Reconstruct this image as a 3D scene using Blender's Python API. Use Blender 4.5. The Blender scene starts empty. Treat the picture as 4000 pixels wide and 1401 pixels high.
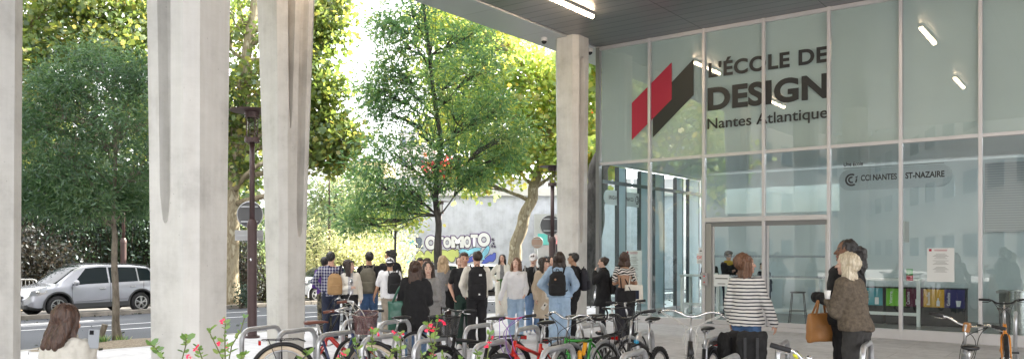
import bpy, bmesh, math, random
import numpy as np
from mathutils import Vector, Matrix, noise
random.seed(7); rng = np.random.default_rng(11)
sc = bpy.context.scene
COL = sc.collection
V = Vector
pi = math.pi
CH, FP, HZ = 1.75, 3170.0, 985.0           # eye height, focal length and horizon of the view
AX = V((.8016, -.5979, 0)); BX = V((.5979, .8016, 0)); CO = V((2.289, 21.34, 0))   # facade axes and corner

def P(px, py, d): return V(((px-2000)/FP*d, d, CH+(HZ-py)/FP*d))
def sk(x, y):
    r = V((x, y, 0))-CO
    return r.dot(AX), r.dot(BX)
def F(s, k, h=0.0):
    p = CO+AX*s+BX*k
    return V((p.x, p.y, h))
def gh(x, y):                               # the plaza falls very gently along the facade
    return -.008*max(0, sk(x, y)[0])
def f_s(px):
    t = (px-2000)/FP
    return (t*CO.y-CO.x)/(.8016+.5979*t)
def f_h(px, py): return CH+(HZ-py)/FP*F(f_s(px), 0).y
K0 = V((-8.9, 14.45, 0)); UU = V((.683, .730, 0)); MM = V((-.730, .683, 0))
def R(t, w, h=0.0):
    p = K0+UU*t+MM*w
    return V((p.x, p.y, h))
def rh(w): return -.10-.2*min(max(w/11.3, 0), 1)

# ---------------------------------------------------------------- materials
MATS = {}
def _nt(name):
    m = bpy.data.materials.new(name); m.use_nodes = True
    nt = m.node_tree; b = nt.nodes['Principled BSDF']
    return m, nt, b
def N(nt, t, **kw):
    n = nt.nodes.new(t)
    for k, v in kw.items():
        if hasattr(n, k): setattr(n, k, v)
    return n
def ramp(nt, fac, stops, interp='LINEAR'):
    r = nt.nodes.new('ShaderNodeValToRGB'); r.color_ramp.interpolation = interp
    e = r.color_ramp.elements
    while len(e) < len(stops): e.new(.5)
    for i, (p, c) in enumerate(stops):
        e[i].position = p; e[i].color = (*c, 1) if len(c) == 3 else c
    nt.links.new(fac, r.inputs[0]); return r.outputs[0]
def objc(nt, scale=(1, 1, 1)):
    tc = nt.nodes.new('ShaderNodeTexCoord'); mp = nt.nodes.new('ShaderNodeMapping')
    mp.inputs['Scale'].default_value = scale
    nt.links.new(tc.outputs['Object'], mp.inputs[0]); return mp.outputs[0]
def mixc(nt, fac, a, b, mode='MIX'):
    m = nt.nodes.new('ShaderNodeMix'); m.data_type = 'RGBA'; m.blend_type = mode
    for s, v in ((0, fac), (6, a), (7, b)):
        if isinstance(v, (int, float)): m.inputs[s].default_value = v
        elif isinstance(v, tuple): m.inputs[s].default_value = (*v, 1)
        else: nt.links.new(v, m.inputs[s])
    return m.outputs[2]
def noi(nt, vec, scale, detail=4, rough=.6):
    n = nt.nodes.new('ShaderNodeTexNoise'); n.inputs['Scale'].default_value = scale
    n.inputs['Detail'].default_value = detail; n.inputs['Roughness'].default_value = rough
    nt.links.new(vec, n.inputs['Vector']); return n.outputs[0]
def bumpn(nt, b, h, strength, dist=.01):
    n = nt.nodes.new('ShaderNodeBump'); n.inputs['Strength'].default_value = strength
    n.inputs['Distance'].default_value = dist
    nt.links.new(h, n.inputs['Height']); nt.links.new(n.outputs[0], b.inputs['Normal'])
def sc3(c, k): return tuple(min(1, x*k) for x in c)
def mat(name, col, rough=.6, metal=0., var=0., vs=5., bump=0., bs=40., coat=0., stretch=(1, 1, 1), dist=.01):
    if name in MATS: return MATS[name]
    m, nt, b = _nt(name); MATS[name] = m
    b.inputs['Base Color'].default_value = (*col, 1); b.inputs['Roughness'].default_value = rough
    b.inputs['Metallic'].default_value = metal
    if coat: b.inputs['Coat Weight'].default_value = coat; b.inputs['Coat Roughness'].default_value = .08
    if var or bump:
        v = objc(nt, stretch)
        if var:
            c = ramp(nt, noi(nt, v, vs), [(.3, sc3(col, 1-var)), (.7, sc3(col, 1+var))])
            nt.links.new(c, b.inputs['Base Color'])
        if bump: bumpn(nt, b, noi(nt, v, bs, 5), bump, dist)
    return m
def cloth(name, col, var=.18, vs=9, bump=.5): return mat(name, col, .92, 0, var, vs, bump, 22, dist=.012)
def stripes(name, a, b_, period, duty=.5, axis='Z', bend=.0):
    m, nt, b = _nt(name); MATS[name] = m
    v = objc(nt); sp = nt.nodes.new('ShaderNodeSeparateXYZ'); nt.links.new(v, sp.inputs[0])
    src = sp.outputs[axis]
    if bend:
        n = noi(nt, v, 3, 2); ma = N(nt, 'ShaderNodeMath', operation='MULTIPLY'); ma.inputs[1].default_value = bend
        nt.links.new(n, ma.inputs[0]); ad = N(nt, 'ShaderNodeMath', operation='ADD')
        nt.links.new(src, ad.inputs[0]); nt.links.new(ma.outputs[0], ad.inputs[1]); src = ad.outputs[0]
    d = N(nt, 'ShaderNodeMath', operation='DIVIDE'); d.inputs[1].default_value = period; nt.links.new(src, d.inputs[0])
    fr = N(nt, 'ShaderNodeMath', operation='FRACT'); nt.links.new(d.outputs[0], fr.inputs[0])
    nt.links.new(ramp(nt, fr.outputs[0], [(0, a), (duty, b_)], 'CONSTANT'), b.inputs['Base Color'])
    b.inputs['Roughness'].default_value = .9
    bumpn(nt, b, noi(nt, v, 18, 4), .4)
    return m
def plaid(name, base, line, dark):
    m, nt, b = _nt(name)
    v = objc(nt); sp = nt.nodes.new('ShaderNodeSeparateXYZ'); nt.links.new(v, sp.inputs[0])
    outs = []
    for ax, per in (('X', .055), ('Z', .06)):
        d = N(nt, 'ShaderNodeMath', operation='DIVIDE'); d.inputs[1].default_value = per; nt.links.new(sp.outputs[ax], d.inputs[0])
        fr = N(nt, 'ShaderNodeMath', operation='FRACT'); nt.links.new(d.outputs[0], fr.inputs[0])
        outs.append(ramp(nt, fr.outputs[0], [(0, (0, 0, 0)), (.6, (1, 1, 1)), (.85, (0, 0, 0))], 'CONSTANT'))
    c = mixc(nt, outs[0], base, line); c2 = mixc(nt, outs[1], base, line)
    nt.links.new(mixc(nt, .5, c, c2), b.inputs['Base Color']); b.inputs['Roughness'].default_value = .9
    return m
def splotch(name, cols, scale, interp='CONSTANT', stretch=(1, 1, 1), dist=0.):
    m, nt, b = _nt(name); v = objc(nt, stretch)
    n = nt.nodes.new('ShaderNodeTexNoise'); n.inputs['Scale'].default_value = scale; n.inputs['Distortion'].default_value = dist
    nt.links.new(v, n.inputs['Vector'])
    k = len(cols)
    nt.links.new(ramp(nt, n.outputs[0], [(.34+.32*i/max(1, k-1) if i else 0, c) for i, c in enumerate(cols)], interp), b.inputs['Base Color'])
    b.inputs['Roughness'].default_value = .9
    return m
def emis(name, col, st):
    m, nt, b = _nt(name); b.inputs['Base Color'].default_value = (*col, 1)
    b.inputs['Emission Color'].default_value = (*col, 1); b.inputs['Emission Strength'].default_value = st
    return m
def glassm(name, tint=(.86, .93, .92), ior=1.5, refl=1.0, rough=0.0, boost=0.0):
    m = bpy.data.materials.new(name); m.use_nodes = True; nt = m.node_tree; nt.nodes.clear()
    o = nt.nodes.new('ShaderNodeOutputMaterial'); mx = nt.nodes.new('ShaderNodeMixShader')
    tr = nt.nodes.new('ShaderNodeBsdfTransparent'); tr.inputs[0].default_value = (*tint, 1)
    gl = nt.nodes.new('ShaderNodeBsdfGlossy'); gl.inputs['Roughness'].default_value = rough
    gl.inputs[0].default_value = (refl, refl, refl, 1)
    fr = nt.nodes.new('ShaderNodeFresnel'); fr.inputs[0].default_value = ior
    ma = N(nt, 'ShaderNodeMath', operation='MULTIPLY_ADD'); ma.use_clamp = True
    ma.inputs[1].default_value = 1.0; ma.inputs[2].default_value = boost
    ge = nt.nodes.new('ShaderNodeNewGeometry'); inv = N(nt, 'ShaderNodeMath', operation='SUBTRACT'); inv.inputs[0].default_value = 1.0
    mu = N(nt, 'ShaderNodeMath', operation='MULTIPLY'); nt.links.new(ge.outputs['Backfacing'], inv.inputs[1])   # one clean reflection per pane
    nt.links.new(fr.outputs[0], ma.inputs[0]); nt.links.new(ma.outputs[0], mu.inputs[0]); nt.links.new(inv.outputs[0], mu.inputs[1]); nt.links.new(mu.outputs[0], mx.inputs[0])
    nt.links.new(tr.outputs[0], mx.inputs[1]); nt.links.new(gl.outputs[0], mx.inputs[2])
    nt.links.new(mx.outputs[0], o.inputs[0]); return m
def leafm(name, cols, transl=.45):
    m = bpy.data.materials.new(name); m.use_nodes = True; nt = m.node_tree; nt.nodes.clear()
    o = nt.nodes.new('ShaderNodeOutputMaterial'); at = nt.nodes.new('ShaderNodeAttribute'); at.attribute_name = 'tint'
    k = len(cols); c = ramp(nt, at.outputs['Fac'], [(i/(k-1), q) for i, q in enumerate(cols)])
    d = nt.nodes.new('ShaderNodeBsdfDiffuse'); t = nt.nodes.new('ShaderNodeBsdfTranslucent'); g = nt.nodes.new('ShaderNodeBsdfGlossy')
    g.inputs['Roughness'].default_value = .45; g.inputs[0].default_value = (.8, .9, 1, 1)
    mx = nt.nodes.new('ShaderNodeMixShader'); mx.inputs[0].default_value = transl
    mg = nt.nodes.new('ShaderNodeMixShader'); mg.inputs[0].default_value = .06
    nt.links.new(c, d.inputs[0])
    hs = nt.nodes.new('ShaderNodeHueSaturation'); hs.inputs['Value'].default_value = 1.9; hs.inputs['Hue'].default_value = .48
    nt.links.new(c, hs.inputs['Color']); nt.links.new(hs.outputs[0], t.inputs[0])
    nt.links.new(d.outputs[0], mx.inputs[1]); nt.links.new(t.outputs[0], mx.inputs[2])
    nt.links.new(mx.outputs[0], mg.inputs[1]); nt.links.new(g.outputs[0], mg.inputs[2])
    nt.links.new(mg.outputs[0], o.inputs[0]); return m

# ---------------------------------------------------------------- objects
def tag(o, label=None, cat=None, group=None, kind=None):
    if label: o['label'] = label
    if cat: o['category'] = cat
    if group: o['group'] = group
    if kind: o['kind'] = kind
    return o
def thing(name, label, cat, loc=(0, 0, 0), rz=0., group=None, rot=None):
    o = bpy.data.objects.new(name, None); COL.objects.link(o); o.location = loc
    o.rotation_euler = rot if rot else (0, 0, rz); o.empty_display_size = .1
    return tag(o, label, cat, group)
def copy_tree(o, parent=None):
    c = o.copy(); COL.objects.link(c); c.parent = parent
    for ch in [x for x in bpy.data.objects if x.parent == o]: copy_tree(ch, c)
    return c

class MB:
    def __init__(s, M=None): s.v = []; s.f = []; s.m = []; s.M = M; s.mi = 0; s.sm = []; s.smooth = False
    def add(s, vs, fs):
        b = len(s.v)
        s.v += [s.M @ V(v) if s.M else V(v) for v in vs]
        for f in fs: s.f.append([b+i for i in f]); s.m.append(s.mi); s.sm.append(s.smooth)
    def box(s, c, d, rz=0., Mx=None):
        x, y, z = d[0]/2, d[1]/2, d[2]/2; c = V(c)
        Rm = Mx if Mx else Matrix.Rotation(rz, 3, 'Z')
        vs = [c+Rm @ V((a*x, b*y, e*z)) for a in (-1, 1) for b in (-1, 1) for e in (-1, 1)]
        s.add(vs, [(0, 1, 3, 2), (4, 6, 7, 5), (0, 4, 5, 1), (2, 3, 7, 6), (0, 2, 6, 4), (1, 5, 7, 3)])
    def beam(s, a, b, w, t, up=(0, 0, 1)):
        a, b = V(a), V(b); d = (b-a); L = d.length; d.normalize()
        y = V(up).cross(d); y = y.normalized() if y.length > 1e-5 else V((1, 0, 0)); z = d.cross(y)
        Rm = Matrix((d, y, z)).transposed(); s.box((a+b)/2, (L, w, t), Mx=Rm)
    def tube(s, pts, r, n=8, cap=True, flat=1.0):
        pts = [V(p) for p in pts]; k = len(pts)
        if not hasattr(r, '__len__'): r = [r]*k
        pts_t = []
        for i in range(k):
            d = (pts[min(i+1, k-1)]-pts[max(i-1, 0)])
            pts_t.append(d.normalized() if d.length > 1e-9 else V((0, 0, 1)))
        x = pts_t[0].orthogonal().normalized(); vs = []
        for i in range(k):
            t = pts_t[i]; x = (x-t*x.dot(t)); x = x.normalized() if x.length > 1e-6 else t.orthogonal().normalized()
            y = t.cross(x)
            for j in range(n):
                a = 2*pi*j/n; vs.append(pts[i]+x*math.cos(a)*r[i]+y*math.sin(a)*r[i]*flat)
        fs = [(i*n+j, i*n+(j+1) % n, (i+1)*n+(j+1) % n, (i+1)*n+j) for i in range(k-1) for j in range(n)]
        if cap: fs += [tuple(range(n-1, -1, -1)), tuple(range((k-1)*n, k*n))]
        s.add(vs, fs)
    def cyl(s, c, r, h, n=16, axis='Z', r2=None):
        r2 = r if r2 is None else r2; c = V(c); a = {'X': V((1, 0, 0)), 'Y': V((0, 1, 0)), 'Z': V((0, 0, 1))}[axis]
        s.tube([c-a*h/2, c+a*h/2], [r, r2], n)
    def ell(s, c, r, nu=12, nv=8, Mx=None):
        c = V(c); vs = [V((0, 0, -r[2]))]
        for i in range(1, nv):
            ph = -pi/2+pi*i/nv
            for j in range(nu):
                a = 2*pi*j/nu; vs.append(V((math.cos(ph)*math.cos(a)*r[0], math.cos(ph)*math.sin(a)*r[1], math.sin(ph)*r[2])))
        vs.append(V((0, 0, r[2]))); L = len(vs)-1
        fs = [(0, 1+(j+1) % nu, 1+j) for j in range(nu)]
        for i in range(nv-2):
            for j in range(nu):
                a = 1+i*nu+j; b = 1+i*nu+(j+1) % nu; fs.append((a, b, b+nu, a+nu))
        fs += [(L, L-nu+j, L-nu+(j+1) % nu) for j in range(nu)]
        s.add([c+(Mx @ v if Mx else v) for v in vs], fs)
    def cap(s, a, b, ra, rb, n=10):                 # capsule with rounded ends
        a, b = V(a), V(b); d = (b-a); d = d.normalized() if d.length > 1e-6 else V((0, 0, 1))
        pts = [a-d*ra*.99, a-d*ra*.7, a, b, b+d*rb*.7, b+d*rb*.99]
        s.tube(pts, [ra*.15, ra*.72, ra, rb, rb*.72, rb*.15], n)
    def loft(s, secs, n=18):                        # horizontal elliptic sections (z, cx, cy, rx, ry)
        vs = []
        for (z, cx, cy, rx, ry) in secs:
            for j in range(n):
                a = 2*pi*j/n; vs.append((cx+rx*math.cos(a), cy+ry*math.sin(a), z))
        k = len(secs)
        fs = [(i*n+j, i*n+(j+1) % n, (i+1)*n+(j+1) % n, (i+1)*n+j) for i in range(k-1) for j in range(n)]
        fs += [tuple(range(n-1, -1, -1)), tuple(range((k-1)*n, k*n))]
        s.add(vs, fs)
    def rings(s, rgs, closed=True, caps=True):
        n = len(rgs[0]); k = len(rgs); vs = [p for r in rgs for p in r]
        m = n if closed else n-1
        fs = [(i*n+j, i*n+(j+1) % n, (i+1)*n+(j+1) % n, (i+1)*n+j) for i in range(k-1) for j in range(m)]
        if caps and closed: fs += [tuple(range(n-1, -1, -1)), tuple(range((k-1)*n, k*n))]
        s.add(vs, fs)
    def prism(s, poly, o, ux, uy, uz, th):          # 2-D outline in plane (ux,uy) at o, thickness th along uz
        o, ux, uy, uz = V(o), V(ux), V(uy), V(uz); n = len(poly)
        vs = [o+ux*x+uy*y for x, y in poly]+[o+ux*x+uy*y+uz*th for x, y in poly]
        fs = [tuple(range(n-1, -1, -1)), tuple(range(n, 2*n))]+[(i, (i+1) % n, n+(i+1) % n, n+i) for i in range(n)]
        s.add(vs, fs)
    def torus(s, c, R_, r, axis='Y', n=32, m=8, flat=1.0, a0=0, a1=2*pi):
        c = V(c); full = abs(a1-a0-2*pi) < 1e-6; vs = []
        ex, ey = {'Y': (V((1, 0, 0)), V((0, 0, 1))), 'Z': (V((1, 0, 0)), V((0, 1, 0))), 'X': (V((0, 1, 0)), V((0, 0, 1)))}[axis]
        ez = ex.cross(ey); kk = n if full else n+1
        for i in range(kk):
            a = a0+(a1-a0)*i/n; d = ex*math.cos(a)+ey*math.sin(a)
            for j in range(m):
                b = 2*pi*j/m; vs.append(c+d*(R_+r*math.cos(b))+ez*r*flat*math.sin(b))
        fs = [(i*m+j, i*m+(j+1) % m, ((i+1) % kk)*m+(j+1) % m, ((i+1) % kk)*m+j) for i in range(n) for j in range(m)]
        s.add(vs, fs)
    def mesh(s, name, mats):
        me = bpy.data.meshes.new(name); me.from_pydata([tuple(v) for v in s.v], [], s.f)
        for m in (mats if isinstance(mats, (list, tuple)) else [mats]): me.materials.append(m)
        me.polygons.foreach_set('material_index', s.m); me.polygons.foreach_set('use_smooth', s.sm)
        me.update(); return me
    def build(s, name, mats, parent=None, smooth=None, bevel=0., loc=None, auto=False):
        if smooth is not None: s.sm = [smooth]*len(s.f)
        me = s.mesh(name, mats)
        bm = bmesh.new(); bm.from_mesh(me); bmesh.ops.recalc_face_normals(bm, faces=bm.faces); bm.to_mesh(me); bm.free()
        o = bpy.data.objects.new(name, me); COL.objects.link(o)
        if parent: o.parent = parent
        if loc is not None: o.location = loc
        if auto: me.set_sharp_from_angle(angle=math.radians(35))
        if bevel:
            b = o.modifiers.new('b', 'BEVEL'); b.width = bevel; b.segments = 2; b.limit_method = 'ANGLE'
        return o

def spl(pts, n=6):                                        # smooth curve through the points
    P_ = [V(p) for p in pts]; out = []
    for i in range(len(P_)-1):
        a, b, c, d = P_[max(i-1, 0)], P_[i], P_[i+1], P_[min(i+2, len(P_)-1)]
        for k in range(n):
            t = k/n; out.append(.5*((2*b)+(c-a)*t+(2*a-5*b+4*c-d)*t*t+(3*b-a-3*c+d)*t**3))
    return out+[P_[-1]]
def remesh(mb, voxel, smooth=4, amp=0., fs=9., seed=0, post=None):
    """union of the overlapping closed shapes of mb as one continuous skin"""
    me = mb.mesh('tmp', [MATS['_d']]); bm = bmesh.new(); bm.from_mesh(me)
    bmesh.ops.recalc_face_normals(bm, faces=bm.faces); bm.to_mesh(me); bm.free()
    o = bpy.data.objects.new('tmp', me); COL.objects.link(o)
    r = o.modifiers.new('r', 'REMESH'); r.mode = 'VOXEL'; r.voxel_size = voxel; r.use_smooth_shade = True
    if smooth:
        q = o.modifiers.new('s', 'SMOOTH'); q.factor = .5; q.iterations = smooth
    dg = bpy.context.evaluated_depsgraph_get(); ev = o.evaluated_get(dg)
    out = bpy.data.meshes.new_from_object(ev, preserve_all_data_layers=False, depsgraph=dg)
    bpy.data.objects.remove(o); bpy.data.meshes.remove(me)
    if amp:
        n = len(out.vertices); co = np.empty(n*3); no = np.empty(n*3)
        out.vertices.foreach_get('co', co); out.vertices.foreach_get('normal', no)
        co = co.reshape(-1, 3); no = no.reshape(-1, 3); off = V((seed*3.7, seed*1.3, 0))
        d = np.array([noise.noise(V((c[0]*fs, c[1]*fs, c[2]*fs*.55))+off)+.5*noise.noise(V((c[0]*fs*2.3, c[1]*fs*2.3, c[2]*fs*1.5))+off) for c in co])
        co += no*(d*amp)[:, None]; out.vertices.foreach_set('co', co.ravel())
    out.materials.clear(); out.update()
    return out
def linkmesh(name, me, mats, parent=None):
    for m in (mats if isinstance(mats, (list, tuple)) else [mats]): me.materials.append(m)
    for p in me.polygons: p.use_smooth = True
    me.name = name
    o = bpy.data.objects.new(name, me); COL.objects.link(o); o.parent = parent
    return o
mat('_d', (.5, .5, .5))

def text_mesh(txt, bold=0., space=1.):
    cu = bpy.data.curves.new('t', 'FONT'); cu.body = txt; cu.size = 1; cu.offset = bold; cu.space_character = space
    cu.resolution_u = 6; cu.fill_mode = 'FRONT'
    o = bpy.data.objects.new('t', cu); COL.objects.link(o)
    dg = bpy.context.evaluated_depsgraph_get(); me = bpy.data.meshes.new_from_object(o.evaluated_get(dg), depsgraph=dg)
    bpy.data.objects.remove(o); return me
def lettering(name, txt, m, parent, o, ux, uy, w, h, bold=0., space=1., pad=None):
    """flat letters filling the rectangle w x h that starts at o"""
    me = text_mesh(txt, bold, space); o, ux, uy = V(o), V(ux), V(uy)
    xs = [v.co.x for v in me.vertices]; ys = [v.co.y for v in me.vertices]
    x0, x1, y0, y1 = min(xs), max(xs), min(ys), max(ys)
    if pad: y0, y1 = pad
    for v in me.vertices:
        v.co = o+ux*((v.co.x-x0)/(x1-x0)*w)+uy*((v.co.y-y0)/(y1-y0)*h)
    me.materials.clear(); me.materials.append(m); me.name = name
    ob = bpy.data.objects.new(name, me); COL.objects.link(ob); ob.parent = parent
    return ob
# ---------------------------------------------------------------- camera, light, sky
cam = bpy.data.cameras.new('camera'); co = bpy.data.objects.new('camera', cam); COL.objects.link(co); sc.camera = co
co.location = (0, 0, CH); co.rotation_euler = (pi/2, 0, 0)
cam.sensor_width = 36; cam.lens = 36*FP/4000; cam.shift_y = (HZ-700.5)/4000; cam.clip_start = .1; cam.clip_end = 2000
SUN_EL, SUN_AZ = math.radians(33), math.radians(57)     # azimuth clockwise from +Y, towards the sun
w = bpy.data.worlds.new("World"); sc.world = w; w.use_nodes = True; nt = w.node_tree
bg = nt.nodes['Background']; sky = nt.nodes.new('ShaderNodeTexSky'); sky.sky_type = 'NISHITA'; sky.sun_disc = False
sky.sun_elevation = SUN_EL; sky.sun_rotation = SUN_AZ; sky.dust_density = 3.0; sky.air_density = 1.0; sky.ozone_density = 1.0
# thin bright cloud veil over the sky
tc = nt.nodes.new('ShaderNodeTexCoord'); nn = noi(nt, tc.outputs['Generated'], 2.2, 5)
veil = ramp(nt, nn, [(.2, (.55, .55, .55)), (.65, (.95, .95, .95))])
nt.links.new(mixc(nt, veil, sky.outputs[0], (9.5, 9.4, 9.5)), bg.inputs[0])
bg.inputs[1].default_value = .1
sl = bpy.data.lights.new('sun', 'SUN'); sl.energy = 4.6; sl.angle = math.radians(.5); sl.color = (1, .93, .8)
so = bpy.data.objects.new('sun', sl); COL.objects.link(so)
sd = V((math.sin(SUN_AZ)*math.cos(SUN_EL), math.cos(SUN_AZ)*math.cos(SUN_EL), math.sin(SUN_EL)))
so.rotation_euler = sd.to_track_quat('Z', 'Y').to_euler(); so.location = (20, 20, 30)
vs_ = sc.view_settings; vs_.view_transform = 'Standard'; vs_.look = 'None'; vs_.exposure = 2.5; vs_.gamma = 1
sc.cycles.max_bounces = 8; sc.cycles.transparent_max_bounces = 14; sc.cycles.caustics_reflective = False; sc.cycles.caustics_refractive = False
sc.cycles.use_denoising = True
sc.cycles.diffuse_bounces = 6

# ---------------------------------------------------------------- ground
def sheet(name, pts, m, kind='structure', z=None, sub=0):
    mb = MB(); mb.add([(p[0], p[1], p[2] if z is None else z) for p in pts], [tuple(range(len(pts)))])
    o = mb.build(name, m); tag(o, kind=kind); return o
def asphalt(name, col):
    m, nt, b = _nt(name); v = objc(nt)
    c1 = ramp(nt, noi(nt, v, .35, 5), [(.3, sc3(col, .8)), (.7, sc3(col, 1.2))])
    c2 = mixc(nt, .5, c1, ramp(nt, noi(nt, v, 60, 2), [(.35, (.35, .35, .35)), (.65, (.75, .75, .75))]), 'OVERLAY')
    nt.links.new(c2, b.inputs['Base Color']); b.inputs['Roughness'].default_value = .85
    bumpn(nt, b, noi(nt, v, 90, 3), .5, .006); return m
def paving(name, col, joint, bw, rh_, rz):
    m, nt, b = _nt(name)
    tc = nt.nodes.new('ShaderNodeTexCoord'); mp = nt.nodes.new('ShaderNodeMapping'); mp.inputs['Rotation'].default_value = (0, 0, rz)
    nt.links.new(tc.outputs['Object'], mp.inputs[0]); v = mp.outputs[0]
    br = nt.nodes.new('ShaderNodeTexBrick'); br.inputs['Scale'].default_value = 1; br.inputs['Brick Width'].default_value = bw
    br.inputs['Row Height'].default_value = rh_; br.inputs['Mortar Size'].default_value = .006; br.inputs['Mortar Smooth'].default_value = .3
    br.inputs['Color1'].default_value = (*sc3(col, .93), 1); br.inputs['Color2'].default_value = (*sc3(col, 1.06), 1); br.inputs['Mortar'].default_value = (*joint, 1)
    nt.links.new(v, br.inputs['Vector'])
    st = ramp(nt, noi(nt, v, .8, 6, .7), [(.3, (.36, .36, .35)), (.6, (.56, .56, .56))])
    c = mixc(nt, .7, br.outputs[0], st, 'OVERLAY')
    sp = ramp(nt, noi(nt, v, 7, 5, .7), [(.35, (.42, .42, .42)), (.6, (.54, .54, .54))])
    nt.links.new(mixc(nt, .8, c, sp, 'OVERLAY'), b.inputs['Base Color']); b.inputs['Roughness'].default_value = .8
    bumpn(nt, b, noi(nt, v, 50, 4), .3, .004); return m
M_asph = asphalt('asphalt', (.052, .058, .07)); M_ground = asphalt('far_ground', (.11, .11, .11))
M_plaza = paving('plaza_paving', (.54, .54, .56), (.35, .35, .36), 1.6, .8, math.radians(36.7))
M_kerb = mat('kerb_stone', (.36, .35, .33), .8, 0, .25, 3, .5, 30)
M_white = mat('road_paint', (.72, .73, .75), .7, 0, .12, 6, .2, 60)
S = 400
sheet('ground', [(-S, -S, -.36), (S, -S, -.36), (S, S, -.36), (-S, S, -.36)], M_ground)
mb = MB()                                               # plaza follows the gentle fall along the facade
xs = [-60, -30, 0, 10, 20, 40]; 
def plz(t, w):
    p = R(t, w); p.z = gh(p.x, p.y); return p
ts = [-60+4*i for i in range(36)]; wsx = [0-.15-3*i for i in range(22)]
vs2 = [plz(t, w_) for t in ts for w_ in wsx]; nw = len(wsx)
mb.add(vs2, [(i*nw+j, (i+1)*nw+j, (i+1)*nw+j+1, i*nw+j+1) for i in range(len(ts)-1) for j in range(nw-1)])
tag(mb.build('plaza_pavement', M_plaza), kind='structure')
mb = MB()
for i in range(80):
    a = R(-60+i*1.5+.006, -.075, -.07); b_ = R(-60+(i+1)*1.5-.006, -.075, -.07); mb.beam(a, b_, .15, .16)
tag(mb.build('plaza_kerb', M_kerb, bevel=.012), kind='structure')
mb = MB(); ws_ = [0, 3, 6, 9, 11.3]
vs2 = [R(t, w_, rh(w_)) for t in (-80, 120) for w_ in ws_]
mb.add(vs2, [(j, j+5, j+6, j+1) for j in range(4)])
tag(mb.build('road', M_asph), kind='structure')
mb = MB()
for i in range(90):
    if 2 < i < 4: continue
    a = R(-60+i*1.5+.008, 11.4, -.235); b_ = R(-60+(i+1)*1.5-.008, 11.4, -.235); mb.beam(a, b_, .2, .15)
tag(mb.build('far_kerb', mat('old_kerb_stone', (.22, .20, .175), .9, 0, .35, 2, .8, 20), bevel=.015), kind='structure')
sheet('parking_bay', [R(-30, 11.5, -.3), R(120, 11.5, -.3), R(120, 15.2, -.3), R(-30, 15.2, -.3)], asphalt('bay_asphalt', (.12, .115, .11)))
mb = MB()
def mark(t0, t1, w0, w1):
    mb.add([R(t0, w0, rh(w0)+.004), R(t1, w0, rh(w0)+.004), R(t1, w1, rh(w1)+.004), R(t0, w1, rh(w1)+.004)], [(0, 1, 2, 3)])
for q in range(-10, 14):
    mark(1.5+q*5.4, 4.6+q*5.4, 9.0, 9.14)
mark(-40, 60, 6.6, 6.73)
for q in range(-10, 10): mark(-1.8+q*5, 1.0+q*5, 4.7, 4.84)
mark(-40, 70, .12, .28)
tag(mb.build('road_marking', M_white), kind='structure')
mb = MB(); mb.add([R(4.0, 2.0, rh(2)+.004)+V((.35*math.cos(a*pi/8), .35*math.sin(a*pi/8), 0)) for a in range(16)], [tuple(range(16))])
tag(mb.build('manhole_cover', mat('cast_iron', (.06, .06, .06), .6, .5, .2, 8, .4)), 'round cast iron manhole cover set in the grey road', 'manhole cover')
M_soil = splotch('dry_soil', [(.10, .075, .05), (.2, .16, .11), (.3, .26, .2), (.16, .12, .08)], 18, 'LINEAR')
mb = MB()                                               # tree pit: a ragged low mound
c = P(460, 1330, 16.0); pts = []
for i in range(40):
    a = 2*pi*i/40; r_ = 1+.13*noise.noise(V((math.cos(a)*2, math.sin(a)*2, 3)))
    pts.append(V((c.x+.35, c.y-.35, .004))+UU*1.7*math.cos(a)*r_+MM*.75*math.sin(a)*r_)
n0 = len(pts); ctr = sum(pts, V())/n0
inner = [ctr+(p-ctr)*.6+V((0, 0, .03)) for p in pts]
mb.add(pts+inner+[ctr+V((0, 0, .06))], [(i, (i+1) % n0, n0+(i+1) % n0, n0+i) for i in range(n0)]+[(n0+i, n0+(i+1) % n0, 2*n0) for i in range(n0)])
tag(mb.build('tree_pit_soil', M_soil), kind='structure')
sheet('planting_bed', [R(-30, 15.2, -.26), R(60, 15.2, -.26), R(60, 34, -.26), R(-30, 34, -.26)], M_soil)

# ---------------------------------------------------------------- the school building (local axes: along, into, up)
BLD = thing('school_building', 'glass fronted school with deep metal canopy on concrete columns', 'building', CO, math.atan2(AX.y, AX.x))
MS = [0, 1.49, 2.94, 4.40, 5.85, 7.30, 8.75, 10.2, 11.65, 13.1]        # mullion positions
H1, H2, HD = 4.06, 7.13, 2.56
def metalpanel(name, c, rough, bw, rh_, mortar, metal=.55, squash=1):
    m, nt, b = _nt(name); v = objc(nt)
    br = nt.nodes.new('ShaderNodeTexBrick'); br.inputs['Scale'].default_value = 1; br.offset = 0
    br.inputs['Brick Width'].default_value = bw; br.inputs['Row Height'].default_value = rh_; br.inputs['Mortar Size'].default_value = .011
    br.inputs['Color1'].default_value = (*sc3(c, .96), 1); br.inputs['Color2'].default_value = (*sc3(c, 1.04), 1); br.inputs['Mortar'].default_value = (*sc3(c, mortar), 1)
    nt.links.new(v, br.inputs['Vector']); nt.links.new(br.outputs[0], b.inputs['Base Color'])
    b.inputs['Metallic'].default_value = metal; b.inputs['Roughness'].default_value = rough
    bumpn(nt, b, noi(nt, v, .9, 2), .15, .08); return m
M_sof = metalpanel('soffit_metal', (.225, .23, .245), .36, 2.9, .36, .30)
M_band = metalpanel('canopy_edge_metal', (.50, .52, .54), .4, 3, 2.2, .7, .3)
M_alu = mat('anodised_aluminium', (.62, .61, .62), .38, .35, .04, 2)
M_alud = mat('dark_aluminium', (.25, .25, .25), .4, .5)
M_glass = glassm('facade_glass', (.95, .985, .98), ior=1.6, boost=.045)
M_glass2 = glassm('side_glass', (.88, .95, .95))
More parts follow.
